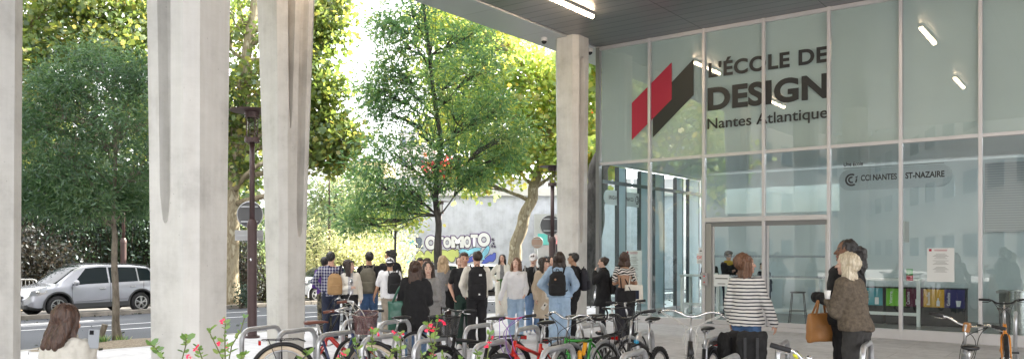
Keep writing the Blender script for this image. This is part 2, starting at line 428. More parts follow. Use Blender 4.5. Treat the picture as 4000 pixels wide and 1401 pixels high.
def concrete(name, c):
    m, nt, b = _nt(name); v = objc(nt)
    big = ramp(nt, noi(nt, v, 1.6, 6, .65), [(.28, sc3(c, .76)), (.5, c), (.72, sc3(c, 1.12))])
    st = ramp(nt, noi(nt, objc(nt, (9, 9, .5)), 1.5, 4), [(.35, (.40, .395, .38)), (.6, (.53, .53, .53))])
    fine = ramp(nt, noi(nt, objc(nt, (3, 3, 30)), 1.5, 3), [(.35, (.46, .46, .46)), (.6, (.52, .52, .52))])
    c1 = mixc(nt, .35, big, st, 'OVERLAY'); c2 = mixc(nt, .25, c1, fine, 'OVERLAY')
    hol = nt.nodes.new('ShaderNodeTexVoronoi'); hol.inputs['Scale'].default_value = 9; nt.links.new(v, hol.inputs['Vector'])
    pit = ramp(nt, hol.outputs['Distance'], [(.03, (.45, .45, .45)), (.07, (1, 1, 1))])
    nt.links.new(mixc(nt, .7, c2, pit, 'MULTIPLY'), b.inputs['Base Color'])
    b.inputs['Roughness'].default_value = .75; bumpn(nt, b, noi(nt, v, 14, 6), .35, .012); return m
M_con = concrete('pale_concrete', (.60, .59, .565))

# soffit, edge band, upper storeys
mb = MB(); mb.box((17, -9.45, H2+.03), (34, 20.5, .06)); mb.build('soffit', M_sof, BLD)
mb = MB(); mb.box((-.545, -5, H2+.02), (1.03, 29.4, .10)); mb.box((-1.075, -5, H2+.35), (.03, 29.4, .76)); mb.build('canopy_edge', M_band, BLD, bevel=.01)
M_up = metalpanel('upper_cladding', (.5, .5, .5), .5, 1.5, 3.5, .6, .1)
mb = MB(); mb.box((19.5, 15.2, H2+7.6), (41, 29, 13.6)); mb.box((16.5, -9.5, H2+3.0), (34.6, 20.3, 4.4)); mb.build('upper_storeys', M_up, BLD)
# facade frame
g = -.02
for i, s_ in enumerate(MS):
    mb = MB(); mb.box((s_, -.02, (H2-.25)/2+.0), (.07, .12, H2+.25))
    if i in (2, 4): pass
    mb.build('mullion', M_alu, BLD, bevel=.006)
mb = MB()
for i in range(len(MS)-1):
    a, b_ = MS[i]+.035, MS[i+1]-.035; mb = MB(); mb.box(((a+b_)/2, -.015, H1), (b_-a, .10, .075)); mb.build('transom', M_alu, BLD, bevel=.005)
    mb = MB(); mb.box(((a+b_)/2, -.015, H2-.05), (b_-a, .10, .09)); mb.build('head_rail', M_alu, BLD, bevel=.005)
    if i not in (2, 3):
        z0 = -.13-.01*MS[i]; mb = MB(); mb.box(((a+b_)/2, -.015, (z0+.13)/2+.02), (b_-a, .11, .13-z0)); mb.build('sill_rail', M_alu, BLD, bevel=.005)
mb = MB(); mb.box((4.395, -.015, HD-.03), (2.84, .13, .11)); mb.build('door_header', M_alu, BLD, bevel=.006)
mb = MB(); mb.box((4.395, .07, HD-.14), (2.84, .14, .10)); mb.build('door_track', M_alud, BLD)
for i in range(len(MS)-1):
    a, b_ = MS[i]+.03, MS[i+1]-.03
    zs = [(H1+.03, H2-.08)]+([(HD, H1-.03)] if i in (2, 3) else [(.10, H1-.03)])
    for z0, z1 in zs:
        mb = MB(); mb.box(((a+b_)/2, 0, (z0+z1)/2), (b_-a, .012, z1-z0)); mb.build('glass_pane', M_glass, BLD)
mb = MB(); mb.box((4.40, -.03, .0), (2.84, .14, .09)); mb.build('threshold', M_alu, BLD)
# door side posts and leaves
mb = MB(); mb.box((3.055, .05, 1.27), (.15, .2, 2.34)); mb.build('door_post', mat('grey_post', (.33, .33, .31), .5, .2), BLD, bevel=.006)
lockm = MB(); lockm.box((2.99, -.10, 1.12), (.14, .05, .3)); lk = lockm.build('door_control', mat('control_grey', (.4, .38, .38), .5, .3), BLD, bevel=.01)
lb = MB(); lb.cyl((2.99, -.13, 1.18), .045, .02, 16, 'Y'); lb.mi = 1; lb.cyl((2.99, -.142, 1.18), .022, .01, 12, 'Y'); lb.cyl((2.99, -.13, 1.04), .018, .02, 12, 'Y'); lb.build('control_knob', [mat('chrome', (.75, .75, .76), .18, 1), mat('red_plastic', (.5, .05, .04), .4)], lk)
M_dot = mat('safety_dot_vinyl', (.20, .24, .28), .6)
for a, b_, in ((3.14, 4.44), (4.46, 5.80)):
    d = MB(); d.box(((a+b_)/2, 0.03, 1.27), (b_-a-.06, .012, 2.3)); lf = d.build('door_leaf', M_glass, BLD)
    f = MB()
    for x in (a+.02, b_-.02): f.box((x, .03, 1.27), (.04, .05, 2.42))
    f.box(((a+b_)/2, .03, .10), (b_-a-.08, .05, .10)); f.box(((a+b_)/2, .03, 2.45), (b_-a-.08, .05, .06)); f.build('leaf_frame', M_alu, lf)
    for zz in (1.66, 1.20):
        v_ = MB(); x = a+.07
        while x < b_-.07:
            v_.torus((x, .018, zz), .020, .009, 'Y', 12, 4, .2); x += .066
            v_.box((x-.033, .018, zz), (.018, .002, .006))
        v_.build('safety_dots', M_dot, lf)
# blinds / bulkhead behind the upper glass, lobby behind the lower glass
M_bulk = mat('bulkhead_panel', (.51, .57, .56), .8, 0, .05, .6)
M_in = mat('lobby_white', (.60, .66, .67), .7, 0, .03, .7)
M_blue = mat('pale_blue_fin', (.50, .66, .72), .45, 0, .05, .8)
mb = MB(); mb.box((6.9, .05, (H1+H2)/2+.0), (13.6, .04, H2-H1-.1)); mb.build('bulkhead', M_bulk, BLD)
mb = MB(); mb.box((7.2, 3.6, H1+.10), (14.2, 6.4, .06)); mb.build('lobby_ceiling', M_in, BLD)
mb = MB(); mb.box((7.4, 3.3, -.0), (14.6, 6.4, .03)); mb.build('lobby_floor', mat('lobby_floor_resin', (.30, .31, .30), .25, 0, .12, 1.5), BLD)
mb = MB(); mb.box((7.9, 4.75, 2.03), (14.2, .1, 4.06)); mb.build('lobby_wall', M_in, BLD)
mb = MB(); mb.box((.84, 5.7, 2.03), (.1, 1.8, 4.06)); mb.build('lobby_return_wall', M_in, BLD)
mb = MB(); mb.box((14.55, 2.4, 2.03), (.1, 4.6, 4.06)); mb.build('lobby_end_wall', M_in, BLD)
mb = MB(); mb.box((4.4, 1.1, 3.02), (2.75, .04, .62)); mb.build('lobby_valance', mat('valance_white', (.62, .72, .72), .6), BLD)
mb = MB(); mb.box((7.2, .9, 2.2), (.07, .5, .45)); mb.build('air_vent', mat('vent_white', (.5, .52, .5), .6), BLD)
M_shut = stripes('shutter_slats', (.33, .34, .34), (.44, .45, .45), .06, .35, 'Z')
mb = MB(); mb.box((10.9, 4.60, 3.1), (5.2, .05, 1.7)); mb.build('ribbed_shutter', M_shut, BLD)
# side wall of glass running back from the corner
fins = [(.97, 1.35), (2.25, 2.70), (3.13, 3.70), (4.59, 5.02), (5.51, 6.24)]
mb = MB(); mb.box((-.0, -.02, 3.4), (.10, .14, 7.4)); mb.build('corner_post', M_alud, BLD)
for a, b_ in fins:
    mb = MB(); mb.box((0, (a+b_)/2, H1/2), (.09, b_-a, H1)); f = mb.build('side_fin', M_blue, BLD)
    for y in (a-.02, b_+.02):
        e = MB(); e.box((0, y, H1/2), (.11, .04, H1)); e.build('fin_edge', mat('fin_edge_dark', (.03, .04, .05), .4), f)
prev = .06
for a, b_ in fins+[(8, 8)]:
    mb = MB(); mb.box((0, (prev+a)/2, 3.58/2), (.012, a-prev-.06, 3.5)); mb.build('side_pane', M_glass2, BLD); prev = b_
mb = MB(); mb.box((0.06, 3.5, 3.62), (.05, 6.9, .09)); mb.build('side_transom', mat('transom_dark', (.12, .15, .16), .4), BLD)
mb = MB(); mb.box((0, 3.5, .05), (.10, 6.9, .12)); mb.build('side_sill', M_alu, BLD)
mb = MB(); mb.box((0, 4.2, (H1+H2)/2+.03), (.06, 8, H2-H1)); mb.build('side_upper_panel', M_bulk, BLD)

# lamps on the soffit and the two dome cameras
M_lamp = emis('lamp_tube', (1, .74, .48), 14); M_lampb = mat('lamp_body', (.5, .5, .5), .4, .3)
for s_, k_ in ((1.45, -3.65), (7.2, -3.6), (1.15, -10.4), (6.95, -10.3), (12.8, -3.6), (12.7, -10.3)):
    mb = MB(); mb.box((s_, k_, H2-.03), (.12, 1.86, .06)); l = mb.build('ceiling_lamp', M_lampb, BLD)
    t = MB(); t.tube([(s_, k_-.9, H2-.08), (s_, k_+.9, H2-.08)], .045, 10); t.build('lamp_tube', M_lamp, l, smooth=True)
M_fill = emis('added_fill_tube', (.9, .96, 1.0), 5)  # added fill light: tubes tucked behind the transom to brighten the lobby
for i in range(0, 8):
    s0 = (MS[i]+MS[i+1])/2 if i < 9 else 0
    mb = MB(); mb.box((s0, .22, 4.115), (1.3, .10, .02)); l = mb.build('added_fill_lamp', M_lampb, BLD); t = MB(); t.tube([(s0-.6, .22, 4.085), (s0+.6, .22, 4.085)], .02, 8); t.build('lamp_tube', M_fill, l, smooth=True)  # unseen added fitting with its glowing tube
M_blk = mat('black_gloss', (.012, .012, .014), .12); M_wpl = mat('white_plastic', (.7, .7, .7), .4)
for s_, k_ in ((-.55, -1.75), (-.22, -.1)):
    mb = MB(); mb.cyl((s_, k_, H2-.07), .085, .09, 18); cmb = mb.build('dome_camera', M_wpl, BLD, auto=True)
    d = MB(); d.ell((s_, k_, H2-.12), (.07, .07, .07)); d.build('camera_dome', M_blk, cmb, smooth=True)

# columns: lofted plan with chamfers, and grooves that die out below
def column(name, s_, k_, top, bot, grooves, lab, hb=-.1, rot=0.):
    ob = None; hs = sorted(set([hb, .0]+[.25*i for i in range(1, 29)]+[h+dh for g_ in grooves for h in (g_['h0'], g_['h1']) for dh in (-.06, -.03, 0, .03, .06, .12, .2, .3)]+[H2]))
    hs = [h for h in hs if hb <= h <= H2]; rgs = []
    for h in hs:
        u = max(0, min(1, h/6.5)); a = (bot+(top-bot)*u**1.4)/2; ch = .22*a+.04
        ring = []
        for f in range(4):                              # faces: -k, +s, +k, -s
            ax = [(1, 0), (0, 1), (-1, 0), (0, -1)][f]; nx = [(0, -1), (1, 0), (0, 1), (-1, 0)][f]
            ring.append((ax[0]*(-a+ch)+nx[0]*a, ax[1]*(-a+ch)+nx[1]*a))
            for g_ in grooves:
                if g_['f'] != f: continue
                t = 0.
                if g_['h0'] < h < g_['h1']:
                    t = min(1, (h-g_['h0'])/.32)**.5*min(1, (g_['h1']-h)/.22)**.5
                w0 = g_['w0']+(g_['w1']-g_['w0'])*max(0, min(1, (h-g_['h0'])/max(.1, min(g_['h1'], 6)-g_['h0'])))
                wd = w0*(.25+.75*t); dp = g_['d']*t; c0 = g_['c']*a*2
                for off, dd in ((-wd/2, 0), (-wd/2*.8, dp*.75), (-wd/2*.45, dp), (wd/2*.45, dp), (wd/2*.8, dp*.75), (wd/2, 0)):
                    ring.append((ax[0]*(c0+off)+nx[0]*(a-dd), ax[1]*(c0+off)+nx[1]*(a-dd)))
            ring.append((ax[0]*(a-ch)+nx[0]*a, ax[1]*(a-ch)+nx[1]*a))
        cr_, sr_ = math.cos(rot), math.sin(rot); rgs.append([(s_+x*cr_-y*sr_, k_+x*sr_+y*cr_, h) for x, y in ring])
    mb = MB(); mb.rings(rgs); o = mb.build(name, M_con, BLD, smooth=True, auto=False)
    o.data.set_sharp_from_angle(angle=math.radians(22))
    return tag(o, lab)
def col_at(px, d): 
    p = P(px, 985, d); return sk(p.x, p.y)
s1, k1 = col_at(2235, 20.47)
column('column', s1, k1, .69, .61, [dict(f=1, c=-.10, w0=.16, w1=.24, d=.30, h0=1.98, h1=6.62)], 'grooved concrete column beside the glass corner')
s2, k2 = col_at(1117, 13.42)
column('column', s2, k2, .80, .50, [dict(f=1, c=-.24, w0=.05, w1=.17, d=.34, h0=3.75, h1=9), dict(f=1, c=.10, w0=.13, w1=.19, d=.15, h0=2.0, h1=9)], 'concrete column with a deep slit behind the bicycles')
s3, k3 = col_at(738, 8.6)
column('column', s3, k3, .74, .62, [dict(f=0, c=-.02, w0=.13, w1=.20, d=.16, h0=2.05, h1=9)], 'broad pale concrete column, nearest whole one', rot=math.radians(17))
s4, k4 = col_at(-112, 8.9)
column('column', s4, k4, .84, .78, [dict(f=0, c=.0, w0=.14, w1=.2, d=.16, h0=2.0, h1=9)], 'concrete column cut by the left edge')
s5, k5 = sk(-9.5, 4.0)
column('column', s5, k5, .84, .70, [dict(f=1, c=.0, w0=.14, w1=.2, d=.16, h0=2.0, h1=9)], None)

# lettering on the glass, in building axes
M_ink = mat('dark_vinyl', (.022, .024, .024), .45); M_red = mat('crimson_vinyl', (.42, .012, .05), .4); M_grey = mat('frost_vinyl', (.40, .42, .42), .6)
e1, e3, ed = (1, 0, 0), (0, 0, 1), (0, -1, 0)
def wr(txt, px0, py0, px1, hcap, bold, m=M_ink, pad=None, name='lettering', lab=None, space=1.):
    s0, s1_ = f_s(px0), f_s(px1); z = f_h(px0, py0)
    o = lettering(name, txt, m, BLD, (s0, -.012, z), e1, e3, s1_-s0, hcap, bold, space, pad)
    if lab: tag(o, lab)
    return o
wr("L'ÉCOLE DE", 2768, 306, 3232, .445, .034, name='sign_lettering', space=1.08)
wr("DESIGN", 2765, 435, 3234, .56, .040, name='sign_lettering', space=1.04)
wr("Nantes Atlantique", 2764, 518, 3234, .33, .012, name='sign_lettering', pad=None)
for q in []: pass
def poly(name, pts, m, k=-.013):
    mb = MB(); p = [(f_s(x), k, f_h(x, y)) for x, y in pts]; mb.add(p, [tuple(range(len(p)))]); return mb.build(name, m, BLD)
tag(poly('emblem', [(2625, 244), (2625, 388), (2469, 547), (2469, 403)], M_red, -.015), 'crimson slanted parallelogram')
tag(poly('emblem', [(2710, 231), (2710, 372), (2551, 537), (2551, 400)], M_ink, -.013), 'black slanted parallelogram')
wr("Une école", 3296, 651, 3372, .095, .02)
wr("CCI NANTES", 3363, 707, 3504, .13, .03)
wr("ST-NAZAIRE", 3537, 698, 3690, .13, .03)
poly('lettering', [(3296, 659), (3689, 636), (3689, 634.6), (3296, 657.6)], M_ink)
def pillpts(s0, s1_, z0, z1, n=8):
    r = (z1-z0)/2; zc = (z0+z1)/2; out = []
    for i in range(n+1): a = pi/2+pi*i/n; out.append((s0+r+r*math.cos(a), zc+r*math.sin(a)))
    for i in range(n+1): a = -pi/2+pi*i/n; out.append((s1_-r+r*math.cos(a), zc+r*math.sin(a)))
    return out
def pill(k, ux, org, s0, s1_, z0, z1, m, par):
    mb = MB(); pp = pillpts(s0, s1_, z0, z1); mb.add([V(org)+V(ux)*x+V((0, 0, z)) for x, z in pp], [tuple(range(len(pp)))]); return mb.build('sticker', m, par)
zc = f_h(3330, 702)
M_frost = glassm('frosted_film', (.82, .83, .84))
pill(0, e1, (0, -.0105, 0), f_s(3277), f_s(3722), zc-.23, zc+.23, M_frost, BLD)
def cci(cx, cz, r, ux, org, par, m):
    mb = MB(); org, ux = V(org), V(ux)
    def arc(r0, r1, a0, a1, n=20):
        pts = [(cx+r1*math.cos(math.radians(a0+(a1-a0)*i/n)), cz+r1*math.sin(math.radians(a0+(a1-a0)*i/n))) for i in range(n+1)]
        pts2 = [(cx+r0*math.cos(math.radians(a0+(a1-a0)*i/n)), cz+r0*math.sin(math.radians(a0+(a1-a0)*i/n))) for i in range(n+1)]
        vs = [org+ux*x+V((0, 0, z)) for x, z in pts+pts2]; mb.add(vs, [(i, i+1, n+2+i, n+1+i) for i in range(n)])
    arc(r*.72, r, 62, 305); arc(r*.28, r*.55, 70, 300); arc(r*.62, r*.86, -38, 12)
    mb.add([org+ux*(cx+x*r)+V((0, 0, cz+z*r)) for x, z in ((.5, .35), (.95, .65), (.85, .2))], [(0, 1, 2)])
    return mb.build('emblem', m, par)
cci(f_s(3327), zc+.0, .135, e1, (0, -.0125, 0), BLD, M_ink)
# the same badge on the side glass, facing the street
SX = (0, -1, 0); M_pw = mat('white_vinyl', (.75, .78, .78), .5)
pill(0, SX, (-.010, 0, 0), -2.35, -.25, 3.03, 3.42, mat('badge_white', (.66, .74, .74), .6), BLD)
pill(0, SX, (.010, 0, 0), -2.35, -.25, 3.03, 3.42, MATS['badge_white'], BLD)
lettering('lettering', 'CCI NANTES', M_ink, BLD, (.013, 1.87, 3.18), SX, e3, .62, .10, .02)
lettering('lettering', 'ST-NAZAIRE', M_ink, BLD, (.013, 1.10, 3.18), SX, e3, .62, .10, .02)
cci(-2.08, 3.225, .12, SX, (.013, 0, 0), BLD, M_ink)
# paper notices stuck to the glass
M_pap = mat('notice_paper', (.72, .74, .74), .6)
def notice(px0, py0, px1, py1, lab, lines=(), name='notice', k=-.02):
    s0, s1_ = f_s(px0), f_s(px1); z0, z1 = f_h(px0, py1), f_h(px0, py0)
    mb = MB(); mb.box(((s0+s1_)/2, k, (z0+z1)/2), (s1_-s0, .003, z1-z0)); o = mb.build(name, M_pap, BLD); tag(o, lab)
    l = MB(); w_ = s1_-s0; h_ = z1-z0
    for (u, v_, uw, uh, mi) in lines:
        l.mi = mi; l.box((s0+w_*u, k-.003, z1-h_*v_), (w_*uw, .001, h_*uh))
    if lines: l.build('printing', [M_ink, M_red], o)
    return o
TXT = [(.12, .06, .1, .07, 1)]+[(.5, .05+.028*i, .5-.04*(i % 3), .011, 1) for i in range(2)]+[(.5, .17+.035*i+(.03 if i > 4 else 0)+(.05 if i > 8 else 0), .35+.11*(i*7 % 3), .007, 0) for i in range(14)]
notice(3622, 968, 3729, 1098, 'large white printed notice on the glass right of the door', TXT)
notice(2443, 977, 2506, 1132, 'tall printed notice on the corner glass', TXT, k=.02)
notice(2730, 966, 2748, 987, 'small white notice with a dark emblem', [(.5, .6, .5, .2, 0)])
o = notice(2723, 988, 2749, 1028, 'notice with two red prohibition rings', [(.5, .72+.09*i, .7, .025, 0) for i in range(3)])
mb = MB()
for sx in (2729.5, 2742.5):
    mb.torus((f_s(sx), -.026, f_h(sx, 1004)), .034, .006, 'Y', 16, 4, .3); mb.beam((f_s(sx)-.024, -.026, f_h(sx, 1004)+.024), (f_s(sx)+.024, -.026, f_h(sx, 1004)-.024), .003, .006)
mb.build('prohibition_ring', mat('sign_red', (.7, .03, .03), .5), o)
notice(2680, 1067, 2748, 1122, 'white sheet hanging on the table edge by the door', [(.5, .6, .6, .06, 0)], k=.9)
notice(2790, 1070, 2850, 1115, 'white sheet low on the sliding door', [(.5, .35, .8, .08, 0), (.5, .8, .5, .06, 0)])
for py, m in ((1055, mat('sticker_green', (.02, .35, .1), .5)), (1077, mat('sticker_red', (.45, .02, .05), .5))):
    mb = MB(); mb.box((f_s(3534), .5, f_h(3534, py+8)), (.13, .01, .14)); mb.build('wall_sticker', m, BLD)
# ---------------------------------------------------------------- trees and shrubs
def bark(name, c1, c2, scale=5, b=.6, stretch=(1, 1, .35)):
    m, nt, bs = _nt(name); v = objc(nt, stretch)
    nt.links.new(ramp(nt, noi(nt, v, scale, 5, .7), [(.35, c1), (.6, c2)]), bs.inputs['Base Color']); bs.inputs['Roughness'].default_value = .9
    bumpn(nt, bs, noi(nt, v, scale*5, 5), b, .03); return m
B_ash = bark('ash_bark', (.10, .085, .065), (.23, .20, .165), 9); B_plane = splotch('plane_bark', [(.13, .10, .065), (.30, .26, .18), (.2, .16, .1), (.42, .38, .28)], 6, 'LINEAR', (1, 1, .4))
B_dark = bark('dark_bark', (.028, .026, .024), (.085, .08, .075), 7, 1.0); B_tw = mat('twig_bark', (.05, .04, .03), .9)
L_ash = leafm('ash_leaf', [(.02, .062, .02), (.045, .11, .036), (.085, .17, .06), (.18, .26, .10)], .42)
L_ash2 = leafm('ash_leaf_light', [(.03, .095, .03), (.07, .18, .055), (.14, .27, .08), (.34, .38, .10)], .55)
L_plane = leafm('plane_leaf', [(.045, .085, .018), (.09, .15, .03), (.17, .23, .045), (.36, .30, .06)], .5)
L_planey = leafm('plane_leaf_yellow', [(.13, .23, .05), (.23, .35, .08), (.36, .43, .09), (.56, .44, .08)], .6)
L_ever = leafm('evergreen_leaf', [(.005, .014, .006), (.010, .028, .010), (.022, .05, .018), (.05, .09, .03)], .25)
L_lit = leafm('pale_shrub_leaf', [(.17, .23, .08), (.34, .38, .17), (.52, .52, .28), (.66, .62, .40)], .5)
L_will = leafm('pale_tree_leaf', [(.07, .13, .06), (.13, .20, .09), (.22, .27, .13), (.34, .33, .12)], .55)
L_red = leafm('red_maple_leaf', [(.3, .02, .015), (.45, .03, .02), (.6, .08, .03), (.5, .2, .04)], .5)
L_dead = leafm('reddish_shrub_leaf', [(.012, .016, .009), (.024, .026, .015), (.045, .034, .022), (.03, .04, .02)], .3)

def leaves(name, C, D, size, width, m, parent, shape=0, tint=None, jit=.3):
    """C centres (n,3), D directions (n,3): one small leaf face each"""
    n = len(C); D = D/np.maximum(1e-6, np.linalg.norm(D, axis=1))[:, None]
    r = rng.normal(size=(n, 3)); S_ = np.cross(D, r); S_ /= np.maximum(1e-6, np.linalg.norm(S_, axis=1))[:, None]
    L = size*(1+jit*rng.normal(size=n)).clip(.5, 1.7)[:, None]; W = L*width
    if shape == 0: prof = [(0, 0), (.38, .5), (1, 0), (.38, -.5)]
    elif shape == 1: prof = [(0, 0), (.12, .5), (.42, .30), (.66, .52), (1, 0), (.66, -.52), (.42, -.30), (.12, -.5)]
    else: prof = [(0, 0), (.3, .45), (.75, .4), (1, 0), (.75, -.4), (.3, -.45)]
    k = len(prof); vs = np.empty((n, k, 3)); U = np.cross(D, S_)
    for i, (a, b) in enumerate(prof): vs[:, i] = C+D*L*a+S_*W*b+U*L*(.12*abs(b)-.10*a*a)
    me = bpy.data.meshes.new(name); me.vertices.add(n*k); me.vertices.foreach_set('co', vs.ravel())
    me.loops.add(n*k); me.loops.foreach_set('vertex_index', np.arange(n*k, dtype=np.int32))
    me.polygons.add(n); me.polygons.foreach_set('loop_start', np.arange(0, n*k, k, dtype=np.int32))
    me.polygons.foreach_set('loop_total', np.full(n, k, dtype=np.int32)); me.update(calc_edges=True)
    at = me.attributes.new('tint', 'FLOAT', 'FACE')
    t = (rng.random(n) if tint is None else tint); at.data.foreach_set('value', t.clip(0, 1).astype(np.float32))
    me.materials.append(m); o = bpy.data.objects.new(name, me); COL.objects.link(o); o.parent = parent
    return o
def inball(n, c, r, shell=.35):
    d = rng.normal(size=(n, 3)); d /= np.linalg.norm(d, axis=1)[:, None]
    u = rng.random(n)**(shell)
    return np.array(c)+d*u[:, None]*np.array(r)
def wob(a, b, n, amp, seed=0):
    a, b = V(a), V(b); L = (b-a).length; out = []
    for i in range(n+1):
        t = i/n; p = a.lerp(b, t); e = math.sin(pi*t)*amp*L
        out.append(p+V((noise.noise(V((seed, t*2.2, 1))), noise.noise(V((seed, t*2.2, 5))), .5*noise.noise(V((seed, t*2.2, 9)))))*e*2)
    return out
def tree(name, label, group, trunk, r0, r1, blobs, ncl, nleaf, lsize, lwid, lm, bm_, shape=0, spread=.35, droop=.3, up=.2, loc=None, extra=None, limbs=True, tw=True):
    base = V(trunk[0]); root = thing(name, label, 'tree', base, 0, group)
    tr = [V(p)-base for p in trunk]
    mb = MB(); n = len(tr); rr = []
    fine = []
    for i in range(n-1):
        for q in range(5): fine.append(tr[i].lerp(tr[i+1], q/5))
    fine.append(tr[-1]); m_ = len(fine)
    for i in range(m_):
        t = i/(m_-1); fine[i] = fine[i]+V((noise.noise(V((i*.31, r0*9, 1))), noise.noise(V((i*.31, r0*9, 7))), 0))*r0*.5
        rr.append((r0+(r1-r0)*t**.8)*(1+.08*noise.noise(V((i*.9, 2, r0))))*(1+.35*max(0, 1-t*12)))
    mb.tube(fine, rr, 12); CC = []; tints = []
    for bi, (c, r) in enumerate(blobs):
        c = V(c)-base; r = V(r) if hasattr(r, '__len__') else V((r, r, r))
        zs = c.z-r.z*.9-(c-fine[-1]).length*.15
        j = min(range(m_), key=lambda i: abs(fine[i].z-max(fine[m_//3].z, zs))+.15*(fine[i]-c).length)
        if limbs:
            lp = wob(fine[j], c, 7, .12, bi*1.7+r0); rj = max(.02, rr[j]*(.45 if r0 > .2 else .30)); mb.tube(lp, [rj*(1-.8*i/7) for i in range(8)], 6)
        else: lp = [c, c]
        cl = inball(ncl, c, r)
        for q, p in enumerate(cl):
            if tw and q % 2 == 0:
                s_ = lp[3+q % 4] if limbs else c
                tp = wob(s_, V(p), 3, .1, q*.3+bi); mb.tube(tp, [.022*r0/.1, .014*r0/.1, .008, .004] if r0 < .2 else [.05, .03, .018, .008], 4, cap=False)
        CC.append(cl)
    CC = np.concatenate(CC); K = len(CC)
    idx = np.repeat(np.arange(K), nleaf); pos = CC[idx]+rng.normal(size=(K*nleaf, 3))*spread*np.array([1, 1, .7])
    D = (pos-CC[idx])/spread*.6+rng.normal(size=pos.shape)*.7; D[:, 2] += -droop
    base_t = rng.random(K)[idx]
    t = .55*base_t+.45*rng.random(len(idx))
    mb.build('trunk', bm_, root, smooth=True)
    leaves('crown', pos, D, lsize, lwid, lm, root, shape, t)
    return root
def bl(*q): return [(P(px, py, d), (r/FP*d, r/FP*d*dz, rz/FP*d)) for px, py, d, r, rz, dz in q]

# near ash on the left, beside the tree pit
g1 = P(460, 1330, 16.1); g1.z = 0
tree('ash_tree', 'slender young ash with scarred pale trunk rising from the dry soil pit', None,
     [g1, P(452, 1180, 16.1), P(448, 950, 16.1), P(442, 850, 16.1), P(450, 640, 16.1), P(455, 470, 16.1)], .082, .025,
     bl((430, 330, 16, 130, 110, 1), (300, 420, 16.2, 140, 120, 1), (170, 430, 16, 110, 110, 1), (500, 470, 15.6, 110, 130, 1), (390, 540, 16.6, 140, 110, 1),
        (220, 580, 15.7, 140, 110, 1), (120, 640, 16.2, 90, 100, 1), (300, 700, 15.6, 140, 80, 1), (170, 740, 16, 100, 60, 1), (560, 640, 16.3, 80, 130, 1), (80, 480, 16.5, 60, 60, 1), (70, 760, 16, 50, 50, 1), (380, 230, 16.3, 90, 50, 1), (540, 300, 16, 60, 70, 1), (230, 310, 16.4, 70, 50, 1), (260, 800, 15.8, 80, 40, 1), (520, 790, 16.6, 60, 40, 1), (470, 740, 16.6, 90, 60, 1.0), (360, 790, 15.5, 70, 40, 1)),
     24, 90, .105, .19, L_ash, B_ash, 0, .20, .35)
# scars
mbs = MB()
g2 = V((P(1710, 985, 21).x, 21, 0))
tree('ash_tree', 'tall feathery ash with dark straight trunk in the middle of the plaza edge', None,
     [g2, P(1708, 1100, 21), P(1712, 900, 21), P(1700, 760, 21), P(1722, 560, 21), P(1690, 330, 21), P(1660, 60, 21), P(1640, -150, 21)], .115, .03,
     bl((1600, 30, 21, 90, 110, 1), (1700, -60, 21, 140, 90, 1), (1560, 160, 20.6, 80, 70, 1), (1680, 170, 21, 120, 100, 1), (1820, 130, 21.5, 90, 90, 1), (1880, 260, 21, 110, 90, 1), (1740, 300, 20.5, 120, 90, 1), (1590, 330, 21, 90, 60, 1),
        (1510, 260, 21, 50, 50, 1), (1500, 90, 21, 40, 40, 1), (1470, 350, 21, 40, 25, 1), (1640, 450, 20.5, 130, 80, 1), (1480, 420, 20.8, 50, 50, 1), (1810, 430, 21, 130, 90, 1), (1950, 420, 21.5, 80, 70, 1), (1990, 520, 20.7, 90, 50, 1), (1520, 570, 20.8, 100, 80, 1), (1660, 600, 20.4, 120, 80, 1),
        (1830, 570, 21.2, 140, 80, 1), (1980, 610, 21, 70, 40, 1), (1450, 680, 21, 90, 80, 1), (1560, 730, 20.8, 100, 55, 1), (1700, 700, 20.6, 80, 50, 1), (1850, 680, 21, 60, 35, 1), (1430, 790, 21.3, 70, 50, 1), (1575, 800, 21, 50, 30, 1), (1380, 860, 21.5, 40, 30, 1)),
     21, 42, .15, .22, L_ash2, B_dark, 0, .23, .25)
# big planes
def gz(px, d, z=-.26):
    p = P(px, 985, d); p.z = z; return p
tree('plane_tree', 'old plane tree with thick mottled trunk between the two nearest columns', 'plane trees across the street',
     [gz(905, 31), P(900, 1000, 31), P(905, 750, 31), P(930, 500, 31), P(960, 250, 31), P(1000, -50, 31)], .36, .16,
     bl((960, 60, 31, 120, 120, 1), (920, 300, 30.5, 120, 100, 1), (970, 500, 31, 90, 100, 1), (930, 640, 31, 60, 60, 1), (1215, 60, 30.5, 70, 110, 1), (1220, 250, 30.5, 60, 90, 1), (1270, 130, 31, 50, 60, 1), (1220, 400, 30, 50, 80, 1), (1270, 350, 30, 40, 50, 1), (1300, 20, 31, 40, 50, 1),
        (1230, 560, 30, 60, 70, 1), (1310, 620, 30.5, 45, 45, 1), (1290, 480, 30, 40, 35, 1), (1345, 550, 29.5, 30, 25, 1), (880, 450, 31, 50, 150, 1), (1100, 150, 31, 150, 150, 1), (1080, 450, 31, 130, 130, 1), (840, 100, 32, 130, 150, 1)),
     17, 46, .16, .95, L_plane, B_plane, 1, .40, .35)
tree('plane_tree', 'spreading plane tree overhanging the parked silver car', 'plane trees across the street',
     [gz(-150, 29), P(-120, 900, 29), P(-60, 500, 29), P(60, 200, 29), P(200, -100, 29)], .40, .2,
     bl((130, 40, 28, 140, 90, 1), (350, 30, 28.5, 150, 90, 1), (520, 80, 29, 120, 110, 1), (450, 170, 28, 140, 80, 1), (250, 190, 28, 120, 60, 1), (120, 260, 27, 90, 80, 1), (530, 230, 28.5, 90, 70, 1), (330, -80, 28, 250, 120, 1), (620, 100, 30, 150, 200, 1), (620, 450, 30, 150, 150, 1), (200, 400, 30, 150, 120, 1), (100, 520, 30, 100, 100, 1), (-150, 200, 27, 250, 250, 1)),
     25, 44, .15, .95, L_plane, B_plane, 1, .38, .35)
